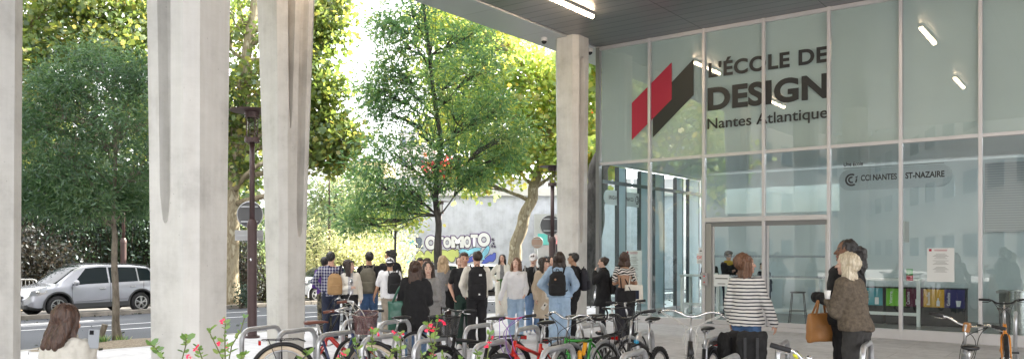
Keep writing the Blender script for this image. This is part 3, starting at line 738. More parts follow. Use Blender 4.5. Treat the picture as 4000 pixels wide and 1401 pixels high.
# sunlit plane on the right, leaning trunk
tree('plane_tree', 'sunlit yellowing plane tree with leaning knobbly trunk before the concrete wall', 'plane trees across the street',
     [gz(1985, 34, -.3), P(1998, 1100, 34), P(2015, 950, 34), P(2062, 820, 34), P(2085, 740, 34), P(2108, 660, 34), P(2150, 520, 34), P(2180, 350, 34)], .33, .15,
     bl((2000, 620, 34, 90, 70, 1), (2110, 560, 34, 110, 80, 1), (2220, 640, 33.5, 60, 50, 1), (1900, 560, 34, 110, 80, 1), (2000, 430, 34, 130, 90, 1), (2130, 400, 34, 110, 100, 1), (2250, 420, 34, 80, 110, 1), (1850, 400, 34.5, 120, 90, 1), (1950, 270, 34, 130, 90, 1), (2100, 260, 34, 110, 80, 1), (1850, 150, 35, 120, 90, 1), (1720, 260, 35, 110, 90, 1), (2300, 560, 34, 60, 90, 1), (2320, 330, 34, 70, 90, 1), (1980, 130, 35, 120, 70, 1), (1850, 680, 34, 70, 40, 1), (1730, 80, 35, 110, 90, 1), (1740, 480, 35, 100, 90, 1), (2400, 450, 36, 120, 150, 1)),
     26, 44, .17, .95, L_planey, B_plane, 1, .46, .3)
tree('plane_tree', 'dark leaning trunk of a tree rising just past the glass corner', None,
     [gz(2270, 27, -.2), P(2283, 1050, 27), P(2300, 900, 27), P(2335, 740, 27), P(2365, 600, 27), P(2390, 420, 27), P(2420, 200, 27)], .47, .26,
     bl((2330, 620, 30, 40, 60, 1), (2370, 250, 28, 100, 90, 1), (2480, 330, 28, 100, 100, 1)), 34, 30, .22, .95, L_planey, B_dark, 1, .35, .3)
# slim roadside trees beyond the far kerb
tree('young_tree', 'thin young tree with sparse yellow green leaves beside the graffiti', None,
     [gz(1545, 31, -.3), P(1543, 1000, 31), P(1547, 850, 31), P(1545, 780, 31)], .07, .025,
     bl((1600, 860, 31, 50, 40, 1), (1510, 880, 31, 50, 40, 1), (1620, 820, 31, 40, 30, 1), (1560, 810, 31, 40, 30, 1), (1480, 840, 31.5, 40, 40, 1)), 14, 15, .15, .6, L_planey, B_dark, 2, .25, .3)
for i, (px, d, bb) in enumerate([(1310, 42, [(1290, 700, 42, 80, 60, 1), (1360, 760, 42, 90, 60, 1), (1280, 830, 42, 90, 60, 1), (1390, 850, 42, 80, 50, 1), (1230, 760, 42, 60, 70, 1), (1240, 880, 42, 80, 50, 1)]),
                                  (1420, 38, [(1400, 700, 38, 70, 50, 1), (1440, 790, 38, 70, 50, 1), (1480, 870, 38, 70, 40, 1), (1340, 880, 38, 60, 50, 1)])]):
    tree('pale_tree', ['airy pale green tree behind the shrubs, nearest the third column', 'airy green tree left of the graffiti wall'][i], 'pale trees behind the bright shrubs',
         [gz(px, d, -.3), P(px+6, 950, d), P(px-5, 800, d), P(px+10, 680, d)], .12, .04, bl(*bb), 26, 30, .2, .4, L_will, B_dark, 0, .42, .35)
tree('maple_tree', 'red leaved tree glimpsed behind the feathery ash', None, [gz(1745, 52, 2), P(1745, 760, 52), P(1740, 700, 52)], .2, .08,
     bl((1730, 650, 52, 40, 30, 1), (1765, 665, 52, 30, 22, 1)), 11, 18, .3, .8, L_red, B_dark, 2, .5, .3)
tree('maple_tree', 'red tinged tree seen past the glass corner', None, [gz(2350, 50, 2), P(2345, 760, 50), P(2340, 700, 50)], .2, .08,
     bl((2330, 600, 50, 30, 40, 1), (2345, 470, 50, 20, 30, 1)), 20, 18, .3, .8, L_red, B_dark, 2, .5, .3)

# shrubs: stems plus leaf clumps
def shrub(label, group, px, d, w_, h_, n, lm, lsize, lwid, name='shrub', z0=-.26, cat='shrub', dens=30, spread=.22, depth=None, upw=.4):
    root = thing(name, label, cat, gz(px, d, z0), 0, group); mb = MB(); dep = depth or w_*.8
    c = np.array([0, 0, h_*.52]); cl = inball(n, c, (w_/2, dep/2, h_*.5), .45)
    for k in range(0, n, 3):
        tp = wob((rng.normal()*.15*w_*.4, rng.normal()*.1*w_, 0), V(cl[k]), 4, .15, k*.7); mb.tube(tp, [.03, .025, .018, .012, .005], 4, cap=False)
    idx = np.repeat(np.arange(n), dens); pos = cl[idx]+rng.normal(size=(n*dens, 3))*spread
    pos[:, 2] = np.maximum(pos[:, 2], .03)
    D = rng.normal(size=pos.shape)*.7; D[:, 2] += upw
    t = .5*rng.random(n)[idx]+.5*rng.random(len(idx))
    mb.build('stem', B_tw, root); leaves('foliage', pos, D, lsize, lwid, lm, root, 2, t); return root
for i, (px, d, w_, h_, lm, lab) in enumerate([
    (60, 33, 3.6, 5.6, L_ever, 'dark evergreen shrub at the left edge behind the silver railing'), (230, 34, 3.6, 6.2, L_ever, 'dark evergreen shrub above the bonnet of the silver car'),
    (390, 33, 3.6, 5.6, L_ever, 'dark evergreen shrub above the roof of the silver car'), (540, 34, 3.6, 5.9, L_ever, 'dark evergreen shrub left of the broad column'), (690, 35, 3.6, 4.6, L_ever, 'dark evergreen shrub behind the broad column'),
    (140, 31, 3.0, 2.9, L_dead, 'reddish brown twiggy shrub behind the bonnet of the silver car')]):
    shrub(lab, 'dark shrubs behind the silver car', px, d, w_, h_, 150, lm, .13, .5, dens=34, spread=.3)
for i, (px, d, w_, h_, lab) in enumerate([(1230, 37, 2.9, 3.4, 'sunlit pale shrub just right of the slit column'), (1350, 36, 2.6, 3.0, 'sunlit pale shrub behind the white car'), (1450, 37, 2.4, 3.0, 'sunlit pale shrub behind the man in black with the olive backpack'),
    (1530, 38, 2.2, 2.9, 'sunlit pale shrub at the left end of the graffiti')]):
    shrub(lab, 'sunlit shrubs beyond the road', px, d, w_, h_, 110, L_lit, .14, .3, dens=34, spread=.26, z0=-.3)
shrub('brownish tangled shrub behind the round sign', None, 965, 33, 1.9, 2.6, 80, L_dead, .12, .5, dens=26, spread=.22)
shrub('grey green tangled shrub between lamp post and slit column', None, 1030, 34, 1.6, 3.4, 80, L_will, .13, .5, dens=26, spread=.22)
shrub('small dark bush by the foot of the mottled plane trunk', None, 942, 29.5, .7, .8, 26, L_ever, .07, .5, dens=26, spread=.1)
# far wood and ivy: nobody could count them
n = 26000; pos = np.empty((n, 3)); tt = rng.random(n)*40-12; ww = 17+rng.random(n)*2.5
for i in range(n):
    p = R(tt[i], ww[i], 0); pos[i] = (p.x, p.y, -.26+abs(rng.normal())*.16)
keep = pos[:, 1] > 25; 
tag(leaves('ivy', pos, rng.normal(size=pos.shape)*.6+np.array([0, -.3, .4]), .10, .8, L_ever, None, 1), kind='stuff', cat='ivy', label='dark glossy ivy carpeting the planting bed beyond the road')
n = 26000; x = -34+rng.random(n)*25.5; pos = np.stack([x, 44+rng.random(n)*8, -.3+rng.random(n)**.8*np.where(x < -15, 9, 4.0)*(1+.3*np.sin(x*1.1))], 1)
tag(leaves('far_wood', pos, rng.normal(size=pos.shape), .42, .7, leafm('far_leaf', [(.02, .045, .02), (.045, .08, .03), (.08, .12, .04), (.16, .18, .06)], .45), None, 2), kind='stuff', cat='wood', label='far mass of green foliage closing the view behind the shrubs')
# fallen leaves
n = 260; pos = np.empty((n, 3))
for i in range(n):
    tt_, w_ = rng.random()*26-3, [rng.normal()*.4-.6, 11+rng.normal()*.2, 1.2+rng.random()*9][i % 3]
    p = R(tt_, w_, 0); pos[i] = (p.x, p.y, (rh(w_) if w_ > 0 else gh(p.x, p.y))+.012)
tag(leaves('fallen_leaves', pos, np.column_stack([rng.normal(size=n), rng.normal(size=n), np.zeros(n)]), .09, .8, L_dead, None, 1), kind='stuff', cat='leaves', label='dry brown leaves scattered along the kerbs')

# trees and a pale block out of frame to the left, seen mirrored in the glass
for i, (x, y) in enumerate([(-21, 15.5), (-24, 6)]):
    b_ = V((x, y, -.3)); tree('plane_tree', ['plane tree beyond the left edge nearest the silver car', 'plane tree further left along the street', 'plane tree left behind the viewpoint', 'plane tree far behind the viewpoint'][i], 'plane trees across the street', [b_, b_+V((.2, 0, 3)), b_+V((0, .3, 6)), b_+V((.3, 0, 9))], .3, .1,
         [(b_+V(c), 2.3) for c in ((0, 0, 12), (3, 0, 9.5), (-3, 1, 9), (0, 3, 10.5), (0, -3, 8.5), (2.2, 2.2, 13), (-2.2, -1, 12.5), (2.4, -2.6, 7), (-1, 3, 7))], 24, 30, .28, .9, [L_plane, L_planey][i % 2], B_plane, 1, .5, .3)
# ---------------------------------------------------------------- far wall with paintings
WY = 45.0
def wx(px): return (px-2000)/FP*WY
def wz(py): return CH+(HZ-py)/FP*WY
WALL = thing('concrete_wall', 'long board marked concrete wall covered with graffiti behind the crowd', 'wall', (0, WY, -.3))
M_wc = concrete('wall_concrete', (.55, .57, .64))
mb = MB(); mb.box((15.5, .6, (wz(765)+.3)/2), (47, 1.0, wz(765)+.3)); o = mb.build('wall', M_wc, WALL)
mb = MB(); mb.box((15.5, .55, wz(765)+.3+.22), (47, 1.2, .44)); mb.build('coping', mat('coping_concrete', (.62, .61, .59), .8, 0, .12, 1.2, .3, 9), WALL, bevel=.03)
mb = MB()
for i in range(19): mb.box((-6.5+i*2.4, .3, wz(735)+.55), (2.3, .03, .62))
mb.build('parapet_panel', mat('parapet_panel_grey', (.5, .51, .54), .35, .1), WALL)
def wl(txt, px0, py0, px1, py1, m, bold, y, name='graffiti'):
    return lettering(name, txt, m, WALL, (wx(px0), y, wz(py0)+.3), (1, 0, 0), (0, 0, 1), wx(px1)-wx(px0), wz(py1)-wz(py0), bold)
def blob(cx, cy, rx, ry, m, y, name='graffiti', n=20, rot=0, sh=0):
    mb = MB(); vs = []
    for i in range(n):
        a = 2*pi*i/n; r_ = 1+.12*math.sin(3*a+sh); x = rx*math.cos(a)*r_; z = ry*math.sin(a)*r_
        vs.append((wx(cx+x*math.cos(rot)-z*math.sin(rot)), y, wz(cy+x*math.sin(rot)+z*math.cos(rot))+.3))
    mb.add(vs, [tuple(range(n))]); return mb
M_gw = mat('graffiti_white', (.8, .8, .82), .6); M_gk = mat('graffiti_ink', (.05, .03, .09), .6); M_gp = mat('graffiti_violet', (.26, .06, .42), .6)
M_gy = mat('graffiti_lime', (.60, .66, .22), .6, 0, .12, 1.5); M_gc = mat('graffiti_sky', (.25, .6, .8), .6, 0, .3, 1.5); M_gb = mat('graffiti_blue', (.10, .14, .55), .6); M_gt = mat('graffiti_teal', (.12, .55, .52), .6)
wid = [('O', 1660, 974, 1705, 920, 0), ('T', 1705, 962, 1732, 924, -4), ('O', 1731, 968, 1762, 924, 3), ('M', 1762, 967, 1812, 921, 0), ('O', 1811, 967, 1839, 920, 2), ('T', 1838, 963, 1866, 914, -2), ('O', 1866, 962, 1914, 908, 4)]
for c_, x0, y0, x1, y1, _ in wid:
    for d, m, y, bd in ((3.8, M_gp, .094, .13), (3, M_gk, .088, .12), (0, M_gw, .082, .075)):
        wl(c_, x0-d, y0+d, x1+d, y1-d, m, bd, y)
for c_, x0, y0, x1, y1, m1 in (('a', 1590, 970, 1622, 932, M_gc), ('R', 1627, 970, 1655, 928, M_gk)):
    wl(c_, x0-2.5, y0+2.5, x1+2.5, y1-2.5, M_gk, .1, .090); wl(c_, x0, y0, x1, y1, mat('graffiti_slate', (.16, .2, .26), .6) if c_ == 'R' else M_gc, .06, .084)
for i, (cx, cy, rx, ry) in enumerate([(1640, 1000, 18, 19), (1672, 1004, 18, 24), (1703, 1000, 19, 26), (1733, 998, 17, 25), (1762, 996, 19, 24), (1783, 990, 10, 16)]):
    blob(cx, cy, rx+2.5, ry+2.5, 0, .092-.0004*i, sh=i).build('graffiti', M_gk, WALL); blob(cx, cy, rx, ry, 0, .086-.0004*i, sh=i).build('graffiti', M_gy, WALL)
for i, (cx, cy, rx, ry, rt, m) in enumerate([(1815, 985, 24, 12, .4, M_gc), (1850, 978, 30, 10, -.3, M_gc), (1895, 985, 10, 30, .6, M_gc), (1870, 1000, 26, 11, .5, M_gc), (1905, 1012, 26, 10, -.7, M_gb), (1840, 1012, 24, 9, -.5, M_gb), (1600, 1010, 10, 26, .2, M_gc), (1925, 1005, 10, 20, .5, M_gb)]):
    blob(cx, cy, rx+2, ry+2, 0, .094-.0004*i, rot=rt, sh=i, n=9).build('graffiti', M_gk, WALL); blob(cx, cy, rx, ry, 0, .088-.0004*i, rot=rt, sh=i, n=9).build('graffiti', m, WALL)
mb = MB()
for px, py, s_ in ((1925, 935, 8), (1928, 950, 6), (1922, 960, 9), (1933, 962, 6)):
    for a in (.3, 1.2, 2.2): mb.beam((wx(px-s_*math.cos(a)), .09, wz(py-s_*math.sin(a))+.3), (wx(px+s_*math.cos(a)), .09, wz(py+s_*math.sin(a))+.3), .01, .03)
mb.build('graffiti', M_gk, WALL)
# low grey cabin with its door
CB = thing('service_cabin', 'small grey cabin with a lit dark door at the foot of the wall', 'cabin', (wx(2145), WY-1.6, -.3))
k_ = (WY-1.6)/FP
mb = MB(); mb.box((0, .7, 2.05), (125*k_, 1.5, 4.1)); mb.build('wall', mat('cabin_grey', (.42, .43, .44), .7, 0, .15, 1.5, .2, 12), CB)
mb = MB(); mb.box((-20*k_, -.06, 2.75), (60*k_, .02, .6)); mb.build('paint_patch', M_gt, CB)
mb = MB(); mb.box((22*k_, -.07, 1.25), (36*k_, .08, 2.5)); dr = mb.build('door', mat('door_black', (.02, .02, .025), .4), CB)
mb = MB(); mb.box((22*k_, -.12, 1.55), (16*k_, .01, .34)); mb.build('notice', M_pap, dr)
mb = MB(); mb.box((10*k_, -.15, 2.62), (20*k_, .08, .1)); mb.build('lamp', emis('red_lamp', (1, .05, .03), 4), CB)
mb = MB(); mb.box((-18*k_, -.09, 1.4), (12*k_, .02, .9)); mb.build('meter_window', mat('meter_dark', (.06, .08, .1), .2), CB)
# hazy buildings beyond
def block(label, px0, px1, pytop, d, m, rows, cols, pybot=950, thick=8):
    x0, x1 = (px0-2000)/FP*d, (px1-2000)/FP*d; top = CH+(HZ-pytop)/FP*d
    b_ = thing('apartment_building', label, 'building', ((x0+x1)/2, d, -.3)); w_ = x1-x0; hh = top+.3
    q = MB(); q.box((0, thick/2, hh/2), (w_, thick, hh)); q.build('wall', m, b_)
    q = MB(); q.box((0, thick/2, hh+.15), (w_+.3, thick+.3, .3)); q.build('roof', M_wc, b_)
    for r_ in range(rows):
        for c_ in range(cols):
            q = MB(); q.box((-w_/2+w_*(c_+.5)/cols, -.03, hh*(r_+.55)/rows), (w_/cols*.45, .08, hh/rows*.5)); q.build('window', M_win, b_)
    return b_
M_win = mat('far_window', (.10, .13, .16), .15); M_cream = mat('cream_render', (.62, .50, .28), .8, 0, .08, .3); M_pink = mat('pale_render', (.66, .62, .58), .8, 0, .08, .3)
block('cream coloured block glimpsed between the pale trees', 1365, 1500, 630, 80, M_cream, 5, 4)
block('tall pale block hidden behind the feathery ash', 1560, 1700, 520, 95, M_pink, 7, 4)
block('pale block behind the wall right of the leaning plane', 2180, 2330, 600, 90, M_pink, 6, 3)
# white block out of frame on the left: its image shows in the glass
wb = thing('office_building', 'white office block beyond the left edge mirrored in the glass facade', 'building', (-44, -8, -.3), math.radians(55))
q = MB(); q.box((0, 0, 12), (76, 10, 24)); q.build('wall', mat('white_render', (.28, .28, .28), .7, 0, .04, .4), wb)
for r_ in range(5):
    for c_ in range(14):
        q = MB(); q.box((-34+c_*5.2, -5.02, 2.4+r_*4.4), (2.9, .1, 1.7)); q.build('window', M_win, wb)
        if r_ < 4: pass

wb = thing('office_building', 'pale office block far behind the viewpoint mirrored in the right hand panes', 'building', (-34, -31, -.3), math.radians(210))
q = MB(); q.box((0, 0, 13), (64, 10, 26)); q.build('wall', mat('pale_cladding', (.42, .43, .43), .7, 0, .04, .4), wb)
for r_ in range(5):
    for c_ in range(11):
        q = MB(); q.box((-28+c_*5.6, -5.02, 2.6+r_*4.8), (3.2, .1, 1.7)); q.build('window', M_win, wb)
# ---------------------------------------------------------------- street lamps and signs
M_br = mat('brown_post_paint', (.075, .045, .045), .45, .1, .15, 5, .15, 60); M_steel = mat('galvanised_steel', (.52, .53, .55), .38, .75, .14, 9)
M_lens = glassm('lamp_lens', (.8, .8, .75)); M_sgn = mat('sign_back_grey', (.13, .13, .135), .5, .3); M_sgnl = mat('sign_plate_grey', (.45, .45, .46), .5, .3)
def lamp(label, px, d, pytop, z0, thick=.10, group='brown street lamps along the road'):
    H = CH+(HZ-pytop)/FP*d-z0; L = thing('street_lamp', label, 'street lamp', ((px-2000)/FP*d, d, z0), 0, group)
    q = MB(); q.cyl((0, 0, .02), thick*1.6, .04, 20); q.tube([(0, 0, 0), (0, 0, H*.48)], thick, 20); q.tube([(0, 0, H*.48), (0, 0, H*.5), (0, 0, H*.52)], [thick*1.1, thick*1.1, thick*.7], 20); q.build('post', M_br, L, auto=True, smooth=True)
    q = MB(); q.tube([(0, 0, H*.52), (0, 0, H-.62)], thick*.55, 16); q.build('upper_post', M_br, L, smooth=True)
    hd = MB(); hd.cyl((0, 0, H-.62), .15, .10, 20); hd.cyl((0, 0, H-.10), .15, .12, 20)
    for i in range(4):
        a = pi/4+i*pi/2; hd.tube([(.12*math.cos(a), .12*math.sin(a), H-.60), (.12*math.cos(a), .12*math.sin(a), H-.1)], .013, 6)
    h_ = hd.build('lantern', M_br, L)
    c_ = MB(); c_.tube([(0, 0, H-.03), (0, 0, H-.01), (0, 0, H+.01)], [.44, .45, .2], 28); c_.build('lantern_cap', M_br, h_)
    g_ = MB(); g_.tube([(0, 0, H-.57), (0, 0, H-.16)], .10, 16); g_.build('lens', M_lens, h_, smooth=True)
    return L
def z_at(px, d): 
    p = P(px, 985, d); return gh(p.x, p.y)
L1 = lamp('brown street lamp carrying the backs of two signs, right of the broad column', 985, 16.7, 430, 0, .095)
h5 = MB(); h5.cyl((0, -.098, 1.75+(985-1013)/FP*16.7), .028, .02, 14, 'Y'); h5.build('lock_plate', MATS['chrome'], L1, smooth=True)
L2 = lamp('brown street lamp close against the grooved column', 2158, 27.2, 648, -.28, .12)
L3 = lamp('brown street lamp behind the slender ash', 482, 31.4, 690, -.26, .11)
L4 = lamp('thin distant lamp post between the pale trees', 1286, 36, 560, -.3, .06)
L5 = lamp('thin distant lamp with flat head beside the dark ash trunk', 1722, 43, 785, -.3, .06)
def disc_sign(label, px, py, d, r, post=False, face=None, back=M_sgn, z0=0):
    x = (px-2000)/FP*d; z = CH+(HZ-py)/FP*d; s_ = thing('road_sign', label, 'road sign', (x, d, z0 if post else z))
    zz = z-z0 if post else 0; y = .14 if not post else 0
    q = MB(); q.cyl((0, y, zz), r, .012, 40, 'Y'); pl = q.build('plate', back, s_)
    q = MB(); q.torus((0, y, zz), r, .012, 'Y', 44, 6); q.build('rim', M_steel, pl, smooth=True)
    for dz in (-.55*r, .6*r):
        q = MB(); q.box((0, y-.025, zz+dz), (r*1.35, .03, .03)); q.build('bracket', M_steel, s_)
    if post: q = MB(); q.tube([(0, .03, 0), (0, .03, zz+r)], .03, 10); q.build('post', M_steel, s_)
    return s_
disc_sign('back of a round traffic sign strapped to the brown lamp post', 968, 836, 16.9, .27)
rs = thing('road_sign', 'back of a rectangular plate below the round sign', 'road sign', P(966, 918, 16.9))
q = MB(); q.box((0, .12, 0), (.60, .012, .22)); q.build('plate', M_sgnl, rs, bevel=.004); q = MB(); q.box((0, .10, 0), (.52, .02, .025)); q.build('bracket', M_steel, rs)
disc_sign('back of a round traffic sign on the far lamp post beside the grooved column', 2150, 878, 27.3, .34)
q = MB()
bx_ = thing('signal_box', 'small dark control box under the far round sign', 'box', P(2152, 928, 27.3)); q.box((0, 0, 0), (.22, .2, .26)); q.build('case', M_sgn, bx_, bevel=.02); q = MB(); q.box((0, -.11, 0), (.14, .02, .16)); q.build('lid', M_sgnl, bx_)
disc_sign('faded pinkish round sign on a thin post before the cabin', 2098, 946, 38, .27, True, None, mat('faded_sign', (.50, .34, .30), .6), z0=-.3)

# pedestrian barriers beyond the parked car
def barrier(label, px, d):
    B = thing('crowd_barrier', label, 'barrier', gz(px, d, -.3), math.radians(8), 'steel barriers behind the silver car'); w_, h_ = 1.5, 1.1
    q = MB(); q.tube([(-w_/2, 0, .05), (-w_/2, 0, h_-.12), (-w_/2+.04, 0, h_-.03), (-w_/2+.12, 0, h_), (w_/2-.12, 0, h_), (w_/2-.04, 0, h_-.03), (w_/2, 0, h_-.12), (w_/2, 0, .05)], .024, 8)
    q.tube([(-w_/2, 0, .22), (w_/2, 0, .22)], .018, 6); q.build('frame', M_steel, B, smooth=True)
    for i in range(11):
        r_ = MB(); x = -w_/2+w_*(i+1)/12; r_.tube([(x, 0, .22), (x, 0, h_)], .010, 5); r_.build('bar', M_steel, B)
    for x in (-w_/2, w_/2): r_ = MB(); r_.tube([(x, -.28, .03), (x, 0, .06), (x, .28, .03)], .02, 6); r_.build('foot', M_steel, B)
barrier('steel barrier standing just left of the silver car', 55, 28.6); barrier('steel barrier cut by the left column', -60, 28.2)

# leaning stump by the tree pit
st = thing('wooden_stake', 'short leaning wooden stake beside the slender ash', 'stake', gz(392, 15.7, 0))
q = MB(); q.tube([(-.03, 0, 0), (.02, 0, .16), (.09, 0, .36)], [.062, .058, .055], 12); q.build('stake', B_ash, st, smooth=False)
def tuft(label, px, d, n, hh, r):
    p = gz(px, d, .0); c_ = np.array(p)+np.column_stack([rng.normal(size=n)*r, rng.normal(size=n)*r, np.zeros(n)])
    D = np.column_stack([rng.normal(size=n)*.35, rng.normal(size=n)*.35, np.ones(n)]); o = leaves('weed', c_, D, hh, .10, L_ash2, None, 0)
    tag(o, label, 'weed')
tuft('tuft of grass at the foot of the leaning stake', 392, 15.5, 130, .16, .06); tuft('sparse weed right of the slender ash trunk', 476, 15.9, 50, .13, .06)

# ---------------------------------------------------------------- cars
M_tyre = mat('tyre_rubber', (.018, .018, .019), .85, 0, .2, 20); M_cgl = mat('car_glass', (.012, .018, .02), .05); M_cgl.node_tree.nodes['Principled BSDF'].inputs['IOR'].default_value = 1.22; M_plst = mat('black_trim', (.035, .037, .04), .6)
M_lght = mat('headlamp_clear', (.35, .37, .39), .12, .6); M_trd = mat('tail_lamp_red', (.35, .01, .01), .2); M_chr = MATS['chrome']
def paint(name, c): return mat(name, c, .26, .35, .03, 3, coat=.8)
def car(label, loc, yaw, paintm, L, W, Hh, prof, roofx, wheelx, wr, name='parked_car', cat='car', group=None, detail=True, cutz=None):
    """prof: list of (x, z_belt, z_top, half_belt, half_top); x=0 centre, +x front"""
    T = thing(name, label, cat, loc, yaw, group); N_ = 60
    xs = np.array([p[0] for p in prof]); 
    def it(x, k): 
        return float(np.interp(x, xs, [p[k] for p in prof]))
    def smooth_it(x, k): return (it(x-.04, k)+it(x, k)*2+it(x+.04, k))/4
    X = np.linspace(xs[0], xs[-1], N_); rg = []
    for x in X:
        zb, zt, hb, ht = (smooth_it(x, k) for k in (1, 2, 3, 4)); e = min(1, (min(x-xs[0], xs[-1]-x)+.02)/.30); hb2 = hb
        lo = .24+.10*(1-e)
        half = [(0, lo), (hb2*.9, lo), (hb2*.985, lo+.08), (hb2*1.0, lo+.25), (hb2*1.005, zb-.22), (hb2*.985, zb-.06), (hb2*.955, zb), (ht+(hb2*.955-ht)*.06, zt-.05 if zt-.05 > zb else (zb+zt)/2), (ht*.86, zt-.008), (ht*.45, zt+.012), (0, zt+.018)]
        rg.append([V((x, -y, z)) for y, z in half]+[V((x, y, z)) for y, z in half[-2:0:-1]])
    mb = MB(); mb.rings(rg); mb.smooth = True
    me = mb.mesh('body', [paintm, M_cgl, M_plst]); n = len(rg[0])
    # wheel wells cut out of the closed body
    tmp = bpy.data.objects.new('tmpb', me); COL.objects.link(tmp)
    bm = bmesh.new(); bm.from_mesh(me); bmesh.ops.recalc_face_normals(bm, faces=bm.faces); bm.to_mesh(me); bm.free()
    cut = MB()
    for x in wheelx:
        for sgn in (-1, 1): cut.cyl((x, sgn*(W/2-.08), wr+.0), wr+.075, .46, 36, 'Y')
    cme = cut.mesh('cut', [M_plst]); bm = bmesh.new(); bm.from_mesh(cme); bmesh.ops.recalc_face_normals(bm, faces=bm.faces); bm.to_mesh(cme); bm.free()
    cob = bpy.data.objects.new('tmpc', cme); COL.objects.link(cob)
    bo = tmp.modifiers.new('b', 'BOOLEAN'); bo.object = cob; bo.operation = 'DIFFERENCE'; bo.solver = 'EXACT'
    dg = bpy.context.evaluated_depsgraph_get(); me2 = bpy.data.meshes.new_from_object(tmp.evaluated_get(dg), depsgraph=dg)
    bpy.data.objects.remove(tmp); bpy.data.objects.remove(cob)
    me2.materials.clear(); [me2.materials.append(m) for m in (paintm, M_plst)]
    for p in me2.polygons:
        c_ = p.center; inw = any((c_.x-x)**2+(c_.z-wr)**2 < (wr+.078)**2 and abs(c_.y) > W/2-.34 for x in wheelx)
        p.material_index = 1 if (inw or c_.z < .36) else 0; p.use_smooth = not inw
    body = bpy.data.objects.new('body', me2); COL.objects.link(body); body.parent = T
    me2.set_sharp_from_angle(angle=math.radians(32))
    # glass: patches lying 4 mm outside the shell
    def shell(x, sgn, t):
        zb, zt, hb, ht = (smooth_it(x, k) for k in (1, 2, 3, 4)); a = V((x, sgn*hb*.955, zb)); b_ = V((x, sgn*(ht+(hb*.955-ht)*.06), zt-.05)); return a.lerp(b_, t)+V((0, sgn*.004, 0))
    def sidewin(x0, x1, sgn, t0=.06, t1=.93, tx0=0, tx1=0, nm='side_window'):
        q = MB(); nn_ = 10; up, lw = [], []
        for i in range(nn_+1):
            u = i/nn_; lw.append(shell(x0+(x1-x0)*u, sgn, t0)); up.append(shell((x0+tx0)+(x1+tx1-x0-tx0)*u, sgn, t1))
        q.rings([lw, up], closed=False, caps=False); return q.build(nm, M_cgl, T, smooth=True)
    for sgn in (-1, 1):
        for (a, b_, ta, tb) in roofx['side']: sidewin(a, b_, sgn, tx0=ta, tx1=tb)
    def screen(xa, xb, nm, inset=.08):
        q = MB(); rows_ = []
        for i in range(7):
            x = xa+(xb-xa)*i/6; zb, zt, hb, ht = (smooth_it(x, k) for k in (1, 2, 3, 4)); row = []
            for j in range(13):
                u = -1+2*j/12; y = ht*(.97)*u; au = abs(u); zz = zt+.018-(.006*(au/.45) if au < .45 else .006+.02*(au-.45)/.41 if au < .86 else .026+.042*(au-.86)/.14)
                row.append(V((x, y, zz+.008)))
            rows_.append(row)
        q.rings(rows_, closed=False, caps=False); q.build(nm, M_cgl, T, smooth=True)
    screen(*roofx['front'], 'windscreen'); screen(*roofx['rear'], 'rear_window')
    for x in wheelx:
        for sgn in (-1, 1):
            c_ = V((x, sgn*(W/2-.12), wr)); wmb = MB(); wmb.torus(c_, wr-.085, .09, 'Y', 36, 10, 1.15); wmb.cyl(c_, wr-.06, .12, 28, 'Y'); wo = wmb.build('wheel', M_tyre, T, smooth=True); wo.data.set_sharp_from_angle(angle=.7)
            rm = MB(); yy = c_.y+sgn*.095; rm.torus((x, yy-sgn*.01, wr), wr*.60, .022, 'Y', 32, 6); rm.cyl((x, yy-.01*sgn, wr), .055, .03, 12, 'Y')
            for k in range(5):
                a = 2*pi*k/5+.3
                for da in (-.16, .16):
                    rm.beam((x+.05*math.cos(a+da), yy, wr+.05*math.sin(a+da)), (x+wr*.6*math.cos(a+da), yy-.008*sgn, wr+wr*.6*math.sin(a+da)), .02, .045, up=(0, 1, 0))
            rm.build('rim', mat('alloy', (.5, .5, .5), .3, .8), wo)
            ar = MB(); ar.torus((x, sgn*(W/2-.0), wr), wr+.10, .035, 'Y', 30, 6, .45, a0=-.25, a1=pi+.25); ar.build('wheel_arch', M_plst if detail else paintm, T, smooth=True)
    # lights, mirrors, handles, trims
    xf = xs[-1]; hbF = it(xf-.35, 3)
    for sgn in (-1, 1):
        q = MB(); p = [(xf-.58, .97), (xf-.16, .86), (xf-.10, .73), (xf-.30, .70), (xf-.50, .78)]
        q.add([(x, sgn*(smooth_it(x, 3)*(1.004)+.012), z) for x, z in p]+[(x-.02, sgn*(smooth_it(x, 3)*.9), z) for x, z in p], [(0, 1, 2, 3, 4), (5, 6, 7, 8, 9)]+[(i, (i+1) % 5, 5+(i+1) % 5, 5+i) for i in range(5)])
        hl = q.build('headlight', M_lght, T); q = MB(); q.ell((xf-.30, sgn*(smooth_it(xf-.30, 3)*1.0+.015), .82), (.06, .02, .05)); q.build('lens', M_chr, hl, smooth=True)
        q = MB(); q.box((xs[0]+.10, sgn*(it(xs[0]+.15, 3)), .98), (.22, .06, .32)); q.build('tail_lamp', M_trd, T, bevel=.02)
        xm = roofx['mirror']; zb = it(xm, 1); hb = it(xm, 3)
        q = MB(); q.ell((xm, sgn*(hb+.12), zb+.10), (.08, .12, .095)); q.beam((xm, sgn*(hb-.03), zb+.02), (xm, sgn*(hb+.08), zb+.05), .05, .03); q.build('wing_mirror', paintm, T, smooth=True)
        for xh in roofx['handles']:
            q = MB(); q.box((xh, sgn*(it(xh, 3)+.02), it(xh, 1)-.13), (.20, .03, .035)); q.build('door_handle', M_chr, T, bevel=.01)
        q = MB()
        for xd in roofx['seams']:
            q.box((xd, sgn*(it(xd, 3)*1.003+.001), .72), (.010, .006, .70))
        q.build('door_seam', M_plst, T)
        q = MB(); q.beam((wheelx[1]+wr+.12, sgn*(W/2-.015), .34), (wheelx[0]-wr-.12, sgn*(W/2-.015), .34), .05, .16); q.build('side_sill', M_plst, T)
